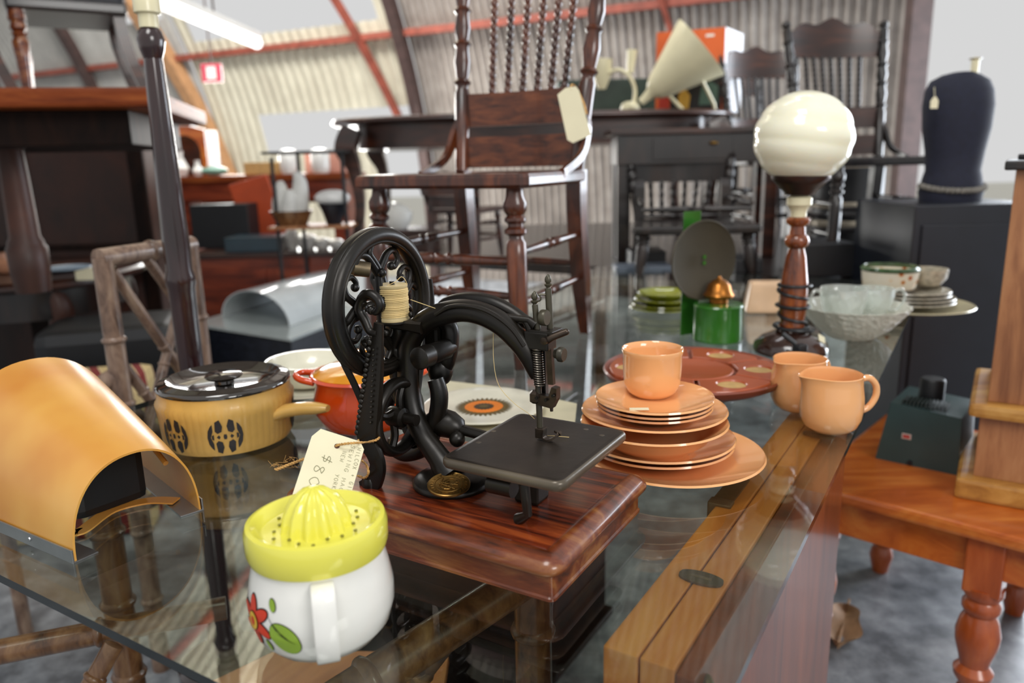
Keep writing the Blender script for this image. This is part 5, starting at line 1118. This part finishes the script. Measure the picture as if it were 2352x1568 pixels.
g = G(); g.tube([PY(1532, 215, YL+.0), PY(1572, 256, YL-.02)], .009, 10); put('wire_leg', g, m_cream, wl); g = G(); a_, b_ = PY(1572, 258, YL-.02), PY(1642, 258, YL-.04); g.tube([a_, b_], .007, 8); put('wire_stand', g, m_cream, wl)
# cream clamp lamp at left
cl = thing('clamp_lamp', 'cream clamp lamp with curved arm behind the right post of the carved chair', 'lamp', PY(1445, 262, 3.92))
g = G(); g.lathe([(0, 0), (.045, 0), (.05, .02), (.042, .05), (.02, .06), (0, .06)], PY(1447, 262, 3.92), seg=24); g.sph(PY(1452, 245, 3.89), .028, 14); put('base', g, m_cream, cl)
g = G(); g.tube(spline([PY(1456, 238, 3.92), PY(1458, 205, 3.92), PY(1445, 175, 3.92), PY(1420, 160, 3.94), PY(1395, 170, 3.97)], 6), .010, 10); put('curved_arm', g, m_cream, cl)
g = G(); g.lathe([(0, 0), (.02, 0), (.05, .07), (.052, .14), (0, .15)], PY(1382, 205, 4.0), ZZ, 24); put('lamp_head', g, m_cream, cl)
g = G(); g.tube([PY(1452, 115, 4.02), PY(1447, 168, 4.02)], [.026, .018], 14); put('upright_socket', g, m_cream, cl)
g = G(); q = PY(1400, 225, 4.3); g.box((q.x, 4.45, ztop+.10), (.55, .18, .20), None, .01); solo('storage_case', g, plain('dark green brown case', '2c3a30', .6, var=.4, vs=5), 'dark green case behind the cream lamps on the oval table', 'case')
# trays on the platform, drum, right end things
def pbox(name, px0, px1, y0, y1, Y, dep, mat, label, cat, bev=.004, floor=None):
    a, b = PY(px0, (y0+y1)/2, Y), PY(px1, (y0+y1)/2, Y); z1 = PY((px0+px1)/2, y0, Y).z; z0 = PY((px0+px1)/2, y1, Y).z if floor is None else floor
    g = G(); g.box(((a.x+b.x)/2, Y+dep/2, (z0+z1)/2), (abs(b.x-a.x), dep, z1-z0), None, bev); return solo(name, g, mat, label, cat)
pbox('black_box', 1845, 1968, 560, 640, 2.74, .25, m_black, 'black flat topped box beyond the turned lamp stem on the right', 'box', floor=pz)
pbox('black_crate', 1690, 1752, 596, 650, 2.86, .2, m_black, 'small black crate between the reflector lamp and the globe lamp', 'crate', floor=pz)
pbox('slate_board', 1415, 1545, 612, 660, 2.95, .12, plain('slate blue board', '5b6573', .5), 'slate blue board lying beyond the green glass plates', 'board', floor=pz)
pbox('black_tray', 1450, 1530, 578, 640, 3.14, .2, m_black, 'black tray propped behind the slate blue board', 'tray', floor=pz)
q = onp(1950, 3.55); g = G(); hd_ = PY(1950, 385, 3.5).z-pz; rd_ = 75/1750*3.5; g.lathe([(0, 0), (rd_, 0), (rd_, hd_*.42), (rd_*1.01, hd_*.43), (rd_, hd_*.44), (rd_, hd_), (0, hd_)], q, seg=40)
for zz in (.30, .52): g.lathe([(rd_*1.005, hd_*zz), (rd_*1.02, hd_*(zz+.01)), (rd_*1.02, hd_*(zz+.07)), (rd_*1.005, hd_*(zz+.08)), (rd_*1.005, hd_*zz)], q, seg=40, mi=1)
solo('metal_drum', g, [m_black, plain('pale metal band', 'b5ab98', .4, .3)], 'black metal drum with pale bands behind the press back chair by the door', 'drum')
pbox('pale_case', 1895, 2040, 362, 384, 3.72, .2, m_trayc, 'narrow tan case on top of the black metal drum', 'case', floor=pz+hd_)
# small dark stool and bowl seen under the chair seat
pbox('dark_bench', 872, 1010, 528, 560, 3.95, .3, m_dbrown, 'low dark bench seen beneath the carved chair seat', 'bench', floor=pz)
q = PY(905, 525, 4.02); g = G(); g.lathe([(0, 0), (.05, 0), (.07, .03), (.075, .075), (.07, .11), (.04, .13), (0, .135)], q, (.35, 0, 1), 28); solo('white_bowl', g, m_white, 'white upturned bowl on the dark bench beneath the carved chair', 'bowl')
stool = pressback('dark chair seen between the legs of the carved chair, bright daylight behind it', 'chair', onp(1060, 3.45)+V3((0, .1, 0)), math.radians(160), .62, None, m_dbrown, m_dbrown, 4, bead=3, braces=False, back=.25, sh_=.38)
# ================================================================== LEFT SIDE
# standard lamp pole
Yp = 1.62; xb = PY(351, 130, Yp).x
def zz_(y, x=370): return PY(x, y, Yp).z
def pr_(w): return w/2/1750*Yp
sl = thing('standard_lamp', 'dark polished standard lamp pole with ball finial and ivory fitting, left of the bamboo chair', 'lamp', (xb, Yp, 0))
g = G(); z6 = zz_(640, 412); g.lathe([(0, .03), (.10, .03), (.11, .02), (.11, 0), (0, 0)], (xb, Yp, 0), seg=40); put('base', g, m_pole, sl)
g = G(); g.lathe([(0, .03), (.05, .03), (.035, .12), (pr_(52), .3), (pr_(58), z6-.05), (pr_(60), z6-.02), (pr_(66), z6-.01), (pr_(66), z6+.005), (pr_(58), z6+.02), (pr_(60), zz_(560)), (pr_(40), zz_(150, 352)), (pr_(38), zz_(135, 350)), (0, zz_(134, 350))], (xb, Yp, 0), seg=32, rm=lambda a, r, h: r*(1-.05*(math.cos(8*a) > .3)) if h > z6+.02 else r); put('pole', g, m_pole, sl)
g = G(); b_ = zz_(138, 350); t_ = zz_(62, 345); g.lathe([(0, b_), (pr_(36), b_), (pr_(50), b_+(t_-b_)*.3), (pr_(58), b_+(t_-b_)*.6), (pr_(46), b_+(t_-b_)*.88), (pr_(30), t_), (0, t_)], (xb, Yp, 0), seg=32); put('ball_finial', g, m_pole, sl)
g = G(); g.lathe([(0, t_-.003), (pr_(40), t_-.002), (pr_(40), t_+.022), (pr_(54), t_+.026), (pr_(54), t_+.075), (pr_(46), t_+.08), (pr_(46), t_+.12), (0, t_+.12)], (xb, Yp, 0), seg=28); put('ivory_fitting', g, m_cream, sl)
# lower-left table
lt = PZ(85, 668, .75); lf = PZ(40, 690, .75); rgt = PZ(212, 630, .75)
lc_ = V3((rgt.x-.62, rgt.y+.22, 0))
ltb = thing('oval_table', 'dark mahogany oval table at the far left carrying another table upside of it', 'table', lc_)
ltb['label'] = 'dark mahogany oval table at the far left edge with a second table stacked on it'
g = G(); ring_loft(g, [[lc_+V3((x, y, .75+dz)) for x, y in oval(.68-i_, .52-i_, 64, .75)] for i_, dz in ((.03, -.045), (0, -.03), (0, -.012), (.012, 0))]); put('table_top', g, m_dbrown, ltb)
g = G(); ring_loft(g, [[lc_+V3((x, y, .75+dz)) for x, y in oval(.58, .42, 64, .6)] for dz in (-.17, -.045)]); put('apron', g, m_dark, ltb)
for sx, sy in ((1, -1), (-1, -1), (1, 1), (-1, 1)):
    b = lc_+V3((sx*.45, sy*.28, 0)); g = G(); g.tube(spline([b+V3((sx*.05, 0, 0)), b+V3((sx*.01, 0, .15)), b+V3((sx*.0, 0, .4)), b+V3((sx*.05, 0, .6)), b+V3((0, 0, .72))], 5), [.03, .02, .03, .05, .045], 12); put('leg', g, m_mid, ltb)
# upper table
Fc = PY(348, 232, 2.5); Bc = PY(470, 232, 3.6); Fc.z = Bc.z = 0; dS = (Bc-Fc).normalized(); dW = V3((-dS.y, dS.x, 0)); zu = PY(200, 196, 2.42).z; zl = PY(200, 243, 2.42).z
RU = M4((dW, dS, ZZ)).transposed(); LS = (Bc-Fc).length
ut = thing('stacked_table', 'large dark table with honey brown edge stacked on the oval table at far left', 'table', Fc+dW*.7+dS*.8+ZZ*.75)
g = G(); c_ = Fc+dW*.8+dS*(LS/2); g.box((c_.x, c_.y, (zu+zl)/2), (1.6, LS, zu-zl), RU, .012); put('table_top', g, m_orangew, ut)
g = G(); g.box((c_.x, c_.y, zl-.055), (1.4, LS-.25, .11), RU, .004); put('apron', g, m_dmat, ut)
lp0 = PZ(78, 668, .752)
for (x, y) in ((lp0.x, lp0.y), (lp0.x-.6, lp0.y-.0)):
    g = G(); L = zl-.1-.75; g.lathe([(0, 0), (.058, 0), (.066, .08), (.068, .16), (.060, .17), (.060, .18), (.05, .2), (.045, .4), (.04, L), (0, L)], (x, y, .75), seg=28); put('leg', g, m_mid, ut)
# wardrobe panel behind
wq = PY(338, 420, 4.0); wz0 = PY(338, 300, 4.0).z
wd = thing('panelled_cabinet', 'brown panelled timber cabinet standing behind the stacked tables at far left', 'cabinet', (wq.x-.55, 4.2, 0))
g = G(); g.box((wq.x-.60, 4.2, wz0/2), (1.2, .4, wz0), None, .004); put('carcass', g, m_mid, wd)
for x0, w_ in ((wq.x-.04, .08), (wq.x-.66, .10), (wq.x-1.16, .08)):
    g = G(); g.box((x0, 3.99, wz0/2+.02), (w_, .02, wz0-.06), None, .006); put('stile', g, m_dmat, wd)
g = G(); g.box((wq.x-.60, 3.988, wz0*.58), (1.14, .022, .03), None, .005); put('mid_rail', g, m_dmat, wd)
# chairs on top of the upper table
def side_chair(label, loc, rz, s, mt, group):
    t = thing('side_chair', label, 'chair', loc, rz, group); Wm = W[t.name]; Q = lambda x, y, z: Wm @ V3((x*s, y*s, z*s)); X = Wm.to_3x3() @ V3((1, 0, 0))
    for sx in (-1, 1):
        g = G(); turned(g, Q(sx*.2, -.19, 0), Q(sx*.2, -.19, .40), .030*s, [(0, .5), (.1, .6), (.12, .9), (.14, .6), (.3, .75), (.5, .85), (.68, 1.1), (.74, .7), (.76, 1.0), (.78, .7), (.82, 1.05), (.88, .8), (.9, 1.1), (1, 1.0)], 18); put('leg', g, m_mahog2, t)
        g = G(); g.tube(spline([Q(sx*.18, .30, 0), Q(sx*.18, .24, .16), Q(sx*.18, .20, .32), Q(sx*.18, .20, .46), Q(sx*.19, .26, .75), Q(sx*.19, .32, .92)], 4), [.017*s, .022*s, .024*s, .022*s, .02*s], sec=[(-1, -1), (1, -1), (1, 1), (-1, 1)], up=X, sm=False); put('back_leg', g, m_dbrown, t)
    g = G(); g.box((0, 0, 0), (.47*s, .45*s, .05*s), Wm.to_3x3(), .012); dd = Q(0, 0, .425); g.v = [v+dd for v in g.v]; put('seat_frame', g, m_dark, t)
    g = G(); g.box((0, 0, 0), (.45*s, .43*s, .06*s), Wm.to_3x3(), .022, 0, 3); dd = Q(0, 0, .47); g.v = [v+dd for v in g.v]; put('seat_pad', g, m_navy, t)
    g = G(); g.box((0, 0, 0), (.40*s, .02*s, .10*s), Wm.to_3x3(), .006); dd = Q(0, .30, .86); g.v = [v+dd for v in g.v]; put('top_rail', g, m_dbrown, t)
    return t
c1p = PY(172, 200, 3.6); k1 = side_chair('dark seated chair with turned legs standing on the stacked table, left of the pole', (c1p.x, 3.62, zu), math.radians(-60), 1.0, None, 'chairs on the stacked table')
c2p = PY(15, 200, 3.1); clone(k1, (c2p.x-.30, 3.05, zu), math.radians(-50), 'second dark seated chair on the stacked table, cut by the left picture edge')
# things on the lower table
g = G(); g.lathe(plate_prof(.11, .014), PZ(150, 622, .75), seg=40); solo('blue_plate', g, plain('blue white plate', '9fb2c4', .2), 'blue and white plate on the oval table at far left', 'plate')
pbox('book', 172, 226, 622, 640, 3.05, .14, m_lidw, 'pale paperback book near the back of the oval table', 'book', floor=.75)
q = PZ(18, 628, .75); g = G(); g.lathe([(0, 0), (.03, 0), (.055, .02), (.06, .05), (.045, .07), (.03, .075), (.028, .09), (0, .095)], q, seg=28); solo('teapot', g, plain('peach lustre', 'd79a78', .2, 0, .4), 'peach lustre pot at the left picture edge on the oval table', 'pot')
# bamboo chair
b1_, b2_ = PY(232, 575, 1.62), PY(436, 578, 1.86); zt2 = (b1_.z+b2_.z)/2; b1_.z = b2_.z = 0
dBk = (b2_-b1_).normalized(); dFt = V3((-dBk.y, dBk.x, 0)); wB = (b2_-b1_).length; print('bamboo back', wB, zt2)
bc = thing('bamboo_armchair', 'weathered bamboo armchair with lattice back beyond the mustard saucepan', 'chair', (b1_+b2_)*.5+dFt*.2)
def bq(u, f, z): return b1_+dBk*(wB*u)+dFt*f+ZZ*z
def bpart(nm, segs, m=None):
    g = G()
    for a, b, r in segs: bam(g, a, b, r)
    return put(nm, g, m or m_bamboo2, bc)
for u in (0, 1): bpart('back_post', [(bq(u, 0, 0), bq(u, 0, zt2), .021)])
bpart('top_rail', [(bq(-.04, 0, zt2), bq(1.04, 0, zt2), .021)])
zs = .42; hB_ = zt2-zs
bpart('lattice', [(bq(.08, 0, zt2-.03), bq(.95, 0, zs+hB_*.30), .012), (bq(.45, 0, zt2-.01), bq(1, 0, zs+hB_*.62), .012), (bq(.0, 0, zs+hB_*.62), bq(.45, 0, zs+hB_*.30), .012), (bq(.95, 0, zt2-.06), bq(.1, 0, zs+hB_*.2), .012), (bq(.0, 0, zs+hB_*.45), bq(.9, 0, zs-.02), .012), (bq(.98, 0, zs+hB_*.5), bq(.35, 0, zs), .012)])
g = G(); g.tube(spline([bq(0, .0, .73), bq(-.05, .02, .725), bq(-.25, .10, .66), bq(-.7, .20, .60), bq(-1.1, .3, .58)], 6), .021, 12); put('arm', g, m_bamboo2, bc)
g = G(); g.tube(spline([bq(1.0, -.0, .66), bq(.85, -.04, .64), bq(.72, -.10, .60), bq(.50, -.14, .575), bq(.1, -.16, .56), bq(-.4, -.17, .55)], 6), .021, 12); put('arm', g, m_bamboo2, bc)
bpart('seat_frame', [(bq(0, 0, zs), bq(1, 0, zs), .016), (bq(0, .45, zs), bq(1, .45, zs), .016), (bq(0, 0, zs), bq(0, .45, zs), .016), (bq(1, 0, zs), bq(1, .45, zs), .016)], m_bamboo2)
for u in (0, 1): bpart('front_leg', [(bq(u, .45, 0), bq(u, .45, zs), .017)])
m_cush, nt, b = base_mat('striped cushion'); wv = nt.nodes.new('ShaderNodeTexWave'); wv.inputs['Scale'].default_value = 5; nt.links.new(coords(nt, (1, 1, 1), (0, 0, .6)), wv.inputs['Vector']); nt.links.new(ramp(nt, wv.outputs['Fac'], [(.4, lin('c9b07c')), (.62, lin('d6c498')), (.66, lin('7c2420'))]), b.inputs['Base Color']); b.inputs['Roughness'].default_value = .9
g = G(); RBk = M4((dBk, dFt, ZZ)).transposed(); cq = bq(.5, .235, zs+.045); g.box(cq, (wB*.92, .42, .06), RBk, .02, seg=3); put('striped_cushion', g, m_cush, bc)
# second cushion chair (dark) behind bamboo
g = G(); q = PY(300, 800, 2.3); g.box((q.x-.40, 2.98, .30), (.5, .4, .60), Rz(.3), .05); solo('leather_stool', g, m_black, 'glossy black leather stool behind the bamboo chair', 'stool')
g = G(); q = PY(170, 850, 2.4); g.box((q.x-.05, 2.42, .26), (.5, .30, .52), Rz(.2), .04); solo('striped_footstool', g, m_cush, 'cream footstool with dark red stripes behind the bamboo chair arm', 'stool')
# rattan case with glass top
za = .55; qa, qb, qc = PZ(438, 742, za), PZ(668, 778, za), PZ(850, 708, za); qd = qa+qc-qb
m_rat, nt, b = base_mat('black woven rattan'); ck = nt.nodes.new('ShaderNodeTexBrick'); ck.inputs['Scale'].default_value = 22; ck.inputs['Color1'].default_value = lin('171a22'); ck.inputs['Color2'].default_value = lin('242833'); ck.inputs['Mortar'].default_value = lin('05060a'); nt.links.new(coords(nt, (1, 1, 1), (PI/2, 0, 0)), ck.inputs['Vector']); nt.links.new(ck.outputs['Color'], b.inputs['Base Color']); b.inputs['Roughness'].default_value = .4; bump(nt, b, ck.outputs['Fac'], .4, .004)
rt = thing('rattan_coffee_table', 'black woven rattan low table with pale glass top beyond the saucepan', 'table', (qa+qc)*.5-ZZ*za)
def quadbox(g, q, z0, z1, ins=0): 
    c = (q[0]+q[2])*.5; v = [p+(c-p).normalized()*ins for p in q]; lo = [V3((p.x, p.y, z0)) for p in v]; hi_ = [V3((p.x, p.y, z1)) for p in v]
    g.add(lo+hi_, [[3, 2, 1, 0], [4, 5, 6, 7]]+[[i, (i+1) % 4, 4+(i+1) % 4, 4+i] for i in range(4)], 0, False)
g = G(); quadbox(g, [qa, qb, qc, qd], .03, za-.012, .015); put('woven_body', g, m_rat, rt)
g = G(); quadbox(g, [qa, qb, qc, qd], za-.01, za); put('glass_top', g, plain('pale frosted glass', 'a9b1b0', .12, 0, .5, .6, .05), rt)
# clear curved cover lying on it
e = (qc-qb).normalized(); f_ = (qa-qb).normalized(); s1 = qb+e*.16+f_*.34+ZZ*.001; L = (qc-qb).length
g = G(); vs = []; n = 14
for k in range(n+1):
    t = PI*k/n
    for q_ in (0, 1): 
        for rr in (1, .97): vs.append(s1+e*(q_*L*.95)+f_*(.22*math.cos(t)*rr+.02)+ZZ*(.13*math.sin(t)*rr))
fs = []
for k in range(n):
    a = k*4; fs += [[a, a+4, a+6, a+2], [a+1, a+3, a+7, a+5], [a, a+1, a+5, a+4], [a+2, a+6, a+7, a+3]]
g.add(vs, fs); solo('curved_cover', g, plain('milky acrylic', 'c6cccd', .15, 0, .5, .6, .05), 'milky white curved cover lying on the black rattan table', 'cover')
q = PZ(808, 700, za); g = G(); g.lathe([(0, 0), (.06, 0), (.075, .2), (.078, .21), (.07, .21), (.055, .01), (0, .01)], q, seg=36); solo('white_tub', g, m_white, 'white enamel tub at the right end of the black rattan table', 'tub')
# sideboard and its load
sz = PY(600, 580, 3.85).z; x0, x1 = PY(435, 580, 3.85).x, PY(800, 580, 3.85).x
sb = thing('sideboard', 'long dark brown sideboard beyond the rattan table carrying white china', 'sideboard', ((x0+x1)/2, 4.1, 0))
g = G(); g.box(((x0+x1)/2, 4.1, sz/2), (x1-x0, .5, sz-.02), None, .004); put('carcass', g, m_redb, sb)
g = G(); g.box(((x0+x1)/2, 4.1, sz-.012), (x1-x0+.05, .55, .024), None, .005); put('top', g, m_dbrown, sb)
for k in range(2):
    g = G(); xc = x0+(x1-x0)*(.25+.5*k); g.box((xc, 3.845, sz/2), ((x1-x0)*.44, .014, sz-.16), None, .004); d_ = put('door', g, m_redb, sb); g = G(); g.sph((xc+(.3 if k == 0 else -.3)*.6, 3.83, sz/2+.1), .012, 8); put('knob', g, m_brass, d_)
pbox('teal_case', 516, 645, 545, 590, 3.88, .22, plain('dark teal case', '1c3440', .35, 0, .3), 'dark teal flat case on the left of the long sideboard', 'case', floor=sz)
pbox('television', 440, 572, 470, 590, 4.12, .18, m_black, 'black square television on the sideboard behind the teal case', 'television', floor=sz)
g = G(); q0_ = PY(600, 575, 4.3); g.box((q0_.x, 4.32, sz+.19), (.22, .03, .34), M4.Rotation(-.25, 3, 'Y'), .004); solo('orange_panel', g, plain('orange red panel', 'b8481f', .5), 'orange red panel leaning behind the television on the sideboard', 'panel')
for i, (px, r, h, lab) in enumerate(((672, .035, .11, 'leftmost white china cup group piece on the sideboard'), (705, .055, .08, 'round white china tureen on the sideboard'), (740, .045, .06, 'white china bowl right of the tureen on the sideboard'), (772, .04, .05, 'small white china dish at the right of the sideboard'))):
    q = PY(px, 560, 3.95); g = G(); g.lathe([(0, 0), (r*.6, 0), (r, h*.4), (r*.95, h*.8), (r*.5, h), (0, h*1.02)], (q.x, 3.95, sz), seg=24); solo('china_piece', g, m_white, ['tall white china jar nearest the teal case on the sideboard', lab, lab, lab][i], 'china', 'white china on the sideboard')
# tiered stand in front of the sideboard
YT = 3.74
ts = thing('tiered_stand', 'thin black metal tiered plant stand holding a basket and black pot', 'plant stand', (PY(705, 500, YT).x, YT, 0))
xs_ = [PY(p, 500, YT).x for p in (640, 684, 798)]; zt3 = PY(700, 350, YT).z; zm = PY(700, 520, YT).z
for i, x in enumerate(xs_):
    g = G(); g.tube([(x, YT-.03+.12*(i % 2), 0), (x, YT-.03+.12*(i % 2), zt3 if i else zt3-.02)], .009, 8); put('post', g, m_black, ts)
for z, w_ in ((zt3, .02), (zm, .03)):
    g = G(); g.box(((xs_[0]+xs_[-1])/2, YT+.03, z), (xs_[-1]-xs_[0]+.06, .24, .012 if z == zt3 else .014), None, .003); put('shelf', g, m_black if z == zt3 else m_kauri, ts)
q = V3((PY(668, 500, YT).x, YT+.02, zm+.007)); g = G(); g.lathe([(0, 0), (.07, 0), (.10, .065), (.104, .07), (.092, .07), (.06, .012), (0, .012)], q, seg=32); solo('wicker_basket', g, m_bamboo, 'brown wicker basket on the shelf of the black plant stand', 'basket')
for i, (dx, h, r) in enumerate(((-.042, .20, .038), (.036, .24, .042), (.0, .155, .04))):
    g = G(); a = q+V3((dx, .0 if i < 2 else -.03, .012)); g.tube(spline([a, a+V3((dx*.3, 0, h*.4)), a+V3((dx*.2+.01, 0, h*.8)), a+V3((.0, 0, h))], 4), [r*.8, r, r*.8, r*.35], 14); solo('rolled_napkin', g, plain('white linen %d' % i, 'dcdcd8', .9, bmp=.2), ['white napkin standing at the left in the wicker basket', 'tallest white napkin standing in the wicker basket', 'short white napkin at the front of the wicker basket'][i], 'napkin', 'napkins in the wicker basket')
q = V3((PY(765, 500, YT).x, YT+.02, zm+.007)); g = G(); g.lathe([(0, 0), (.036, 0), (.054, .06), (.072, .10), (.066, .10), (.05, .07), (0, .07)], q, seg=28); solo('black_pot', g, m_navy, 'black flared pot on the right of the plant stand shelf', 'pot')
g = G(); g.sph(q+ZZ*.125, .08, 18, sq=(1.1, .8, .5)); solo('white_cloth_bundle', g, plain('white crumpled cloth', 'e0e0de', .9, bmp=.4), 'bundle of white cloth stuffed in the black flared pot', 'cloth')
# long counter at the back left
Yc = 5.0; cz_ = PY(560, 402, Yc).z; x0, x1 = PY(322, 402, Yc).x, PY(800, 402, Yc).x
ct = thing('counter', 'long red brown counter under the bright window at back left', 'counter', ((x0+x1)/2, Yc+.3, 0))
g = G(); g.box(((x0+x1)/2, Yc+.3, cz_-.02), (x1-x0, .66, .04), None, .006); put('top', g, m_orangew, ct)
g = G(); g.box(((x0+x1)/2, Yc+.3, cz_-.04-.06), (x1-x0-.06, .58, .12), None, .003); put('apron', g, m_redb, ct)
for px, w_ in ((385, .30), (782, .10)):
    g = G(); q = PY(px, 500, Yc); g.box((q.x, Yc+.3, (cz_-.16)/2), (w_, .56, cz_-.16), None, .004); put('pedestal', g, m_redb, ct)
zsh = PY(560, 462, Yc).z; g = G(); g.box(((x0+x1)/2+.1, Yc+.3, zsh-.01), (x1-x0-.5, .5, .02), None, .002); put('shelf', g, m_orangew, ct)
hn = thing('arched_hutch', 'orange pine hutch with two arched niches on the back left counter', 'hutch', (PY(395, 395, Yc+.3).x, Yc+.35, cz_))
xa, xb_ = PY(316, 350, Yc+.2).x, PY(474, 350, Yc+.2).x; hz = PY(395, 290, Yc+.2).z-cz_; wH = xb_-xa
g = G()
def arched_face(x0_, x1_, z1_, n=16):
    cx = (x0_+x1_)/2; r = (x1_-x0_)/2; return [(x0_, 0)]+[(cx-r*math.cos(PI*k/n), z1_-r+r*math.sin(PI*k/n)) for k in range(n+1)]+[(x1_, 0)]
g.prism([(0, 0)]+arched_face(wH*.08, wH*.36, hz*.72)[0:]+arched_face(wH*.44, wH*.92, hz*.82)+[(wH, 0), (wH, hz*.93), (wH*.8, hz), (wH*.2, hz), (0, hz*.93)], V3((xa, Yc+.2, cz_)), V3((1, 0, 0)), ZZ, -.03, 0); put('arched_front', g, m_pine, hn)
g = G(); g.box(((xa+xb_)/2, Yc+.42, cz_+hz*.46), (wH, .02, hz*.92), None, .002); g.box((xa+.01, Yc+.32, cz_+hz*.46), (.02, .2, hz*.92)); g.box((xb_-.01, Yc+.32, cz_+hz*.46), (.02, .2, hz*.92)); put('carcass', g, m_dbrown, hn)
for i, (px, h, lab) in enumerate(((326, .15, 'white gourd shaped vase left of the pole on the counter'), (413, .16, 'white gourd shaped vase in front of the arched niche'), (452, .10, 'small white jug at the right end of the arched hutch'))):
    q = PY(px, 395, Yc+.08); g = G(); g.lathe([(0, 0), (h*.22, 0), (h*.34, h*.3), (h*.22, h*.58), (h*.13, h*.78), (h*.17, h), (0, h)], (q.x, Yc+.1, cz_), seg=24); solo('vase', g, m_white, lab, 'vase', 'white pieces on the counter')
g = G(); q = PY(490, 392, Yc+.1); g.sph((q.x, Yc+.12, cz_+.03), .06, 14, sq=(1.5, 1, .5)); solo('green_dish', g, plain('sea green glass', '7aa595', .2), 'sea green covered dish on the counter right of the hutch', 'dish')
pbox('tan_box', 560, 652, 372, 402, Yc+.1, .25, m_trayc, 'tan box below the bright window on the counter', 'box', floor=cz_)
pbox('pink_box', 700, 790, 352, 402, Yc+.15, .25, plain('salmon box', 'd49a86', .6), 'salmon pink box at the right end of the counter', 'box', floor=cz_)
for i, px in enumerate((652, 726)):
    q = PY(px, 400, Yc-.1); g = G(); g.lathe([(0, 0), (.05, 0), (.06, .03), (.06, .12), (.04, .15), (0, .155)], (q.x, Yc+.04, cz_), seg=24); solo('opal_jar', g, m_white, ['bright white jar on the counter left of the salmon box', 'bright white jar standing in front of the salmon box'][i], 'jar', 'opal jars on the counter')  # white shapes added where bright window light shows between things
for i in range(5):
    q = PY(470+i*32, 455, Yc+.2); g = G(); h = .06+.015*(i % 3); g.box((q.x, Yc+.25, zsh+h/2), (.07, .18, h), None, .004); solo('paper_packet', g, [m_trayc, m_white, m_white, m_dishw, plain('pinkish paper', 'c9a79c', .8)][i], ['tan packet at the left end of the counter shelf', 'white packet second from the left on the counter shelf', 'white packet in the middle of the counter shelf', 'cream packet right of the middle on the counter shelf', 'pinkish packet at the right end of the counter shelf'][i], 'packet', 'packets on the counter shelf')
# exit sign and strip light
q = PY(487, 168, 6.0); g = G(); g.box(q, (.15, .03, .13), None, .005); es = thing('exit_sign', 'small red and white exit sign hanging below the roof arch', 'sign', q); put('sign_body', g, plain('sign red', 'c8465a', .4), es)
g = G(); g.box(q-V3((0, .017, 0)), (.07, .003, .09), None, 0); put('running_figure', g, m_white, es)
g = G(); g.tube([q+ZZ*.06, V3((q.x, 6.0, 4.0))], .006, 6); put('hanging_rod', g, m_post, es)
m_em, nt, b = base_mat('fluorescent tube'); b.inputs['Emission Color'].default_value = (1, 1, .97, 1); b.inputs['Emission Strength'].default_value = 1.6; b.inputs['Base Color'].default_value = (1, 1, 1, 1)
a, b_ = PY(372, 8, 4.4), PY(592, 100, 5.4); sg = thing('strip_light', 'bright fluorescent strip light under the white roof at top left', 'light', (a+b_)*.5)
g = G(); g.tube([a, b_], .035, 10); put('tube', g, m_em, sg); g = G(); g.tube([a+ZZ*.05, b_+ZZ*.05], .03, sec=[(-1, -.6), (1, -.6), (1, .6), (-1, .6)], sm=False); put('batten', g, m_white, sg)
g = G(); g.tube([(a+b_)*.5+ZZ*.06, (a+b_)*.5+ZZ*1.6], .006, 6); put('hanging_rod', g, m_post, sg)
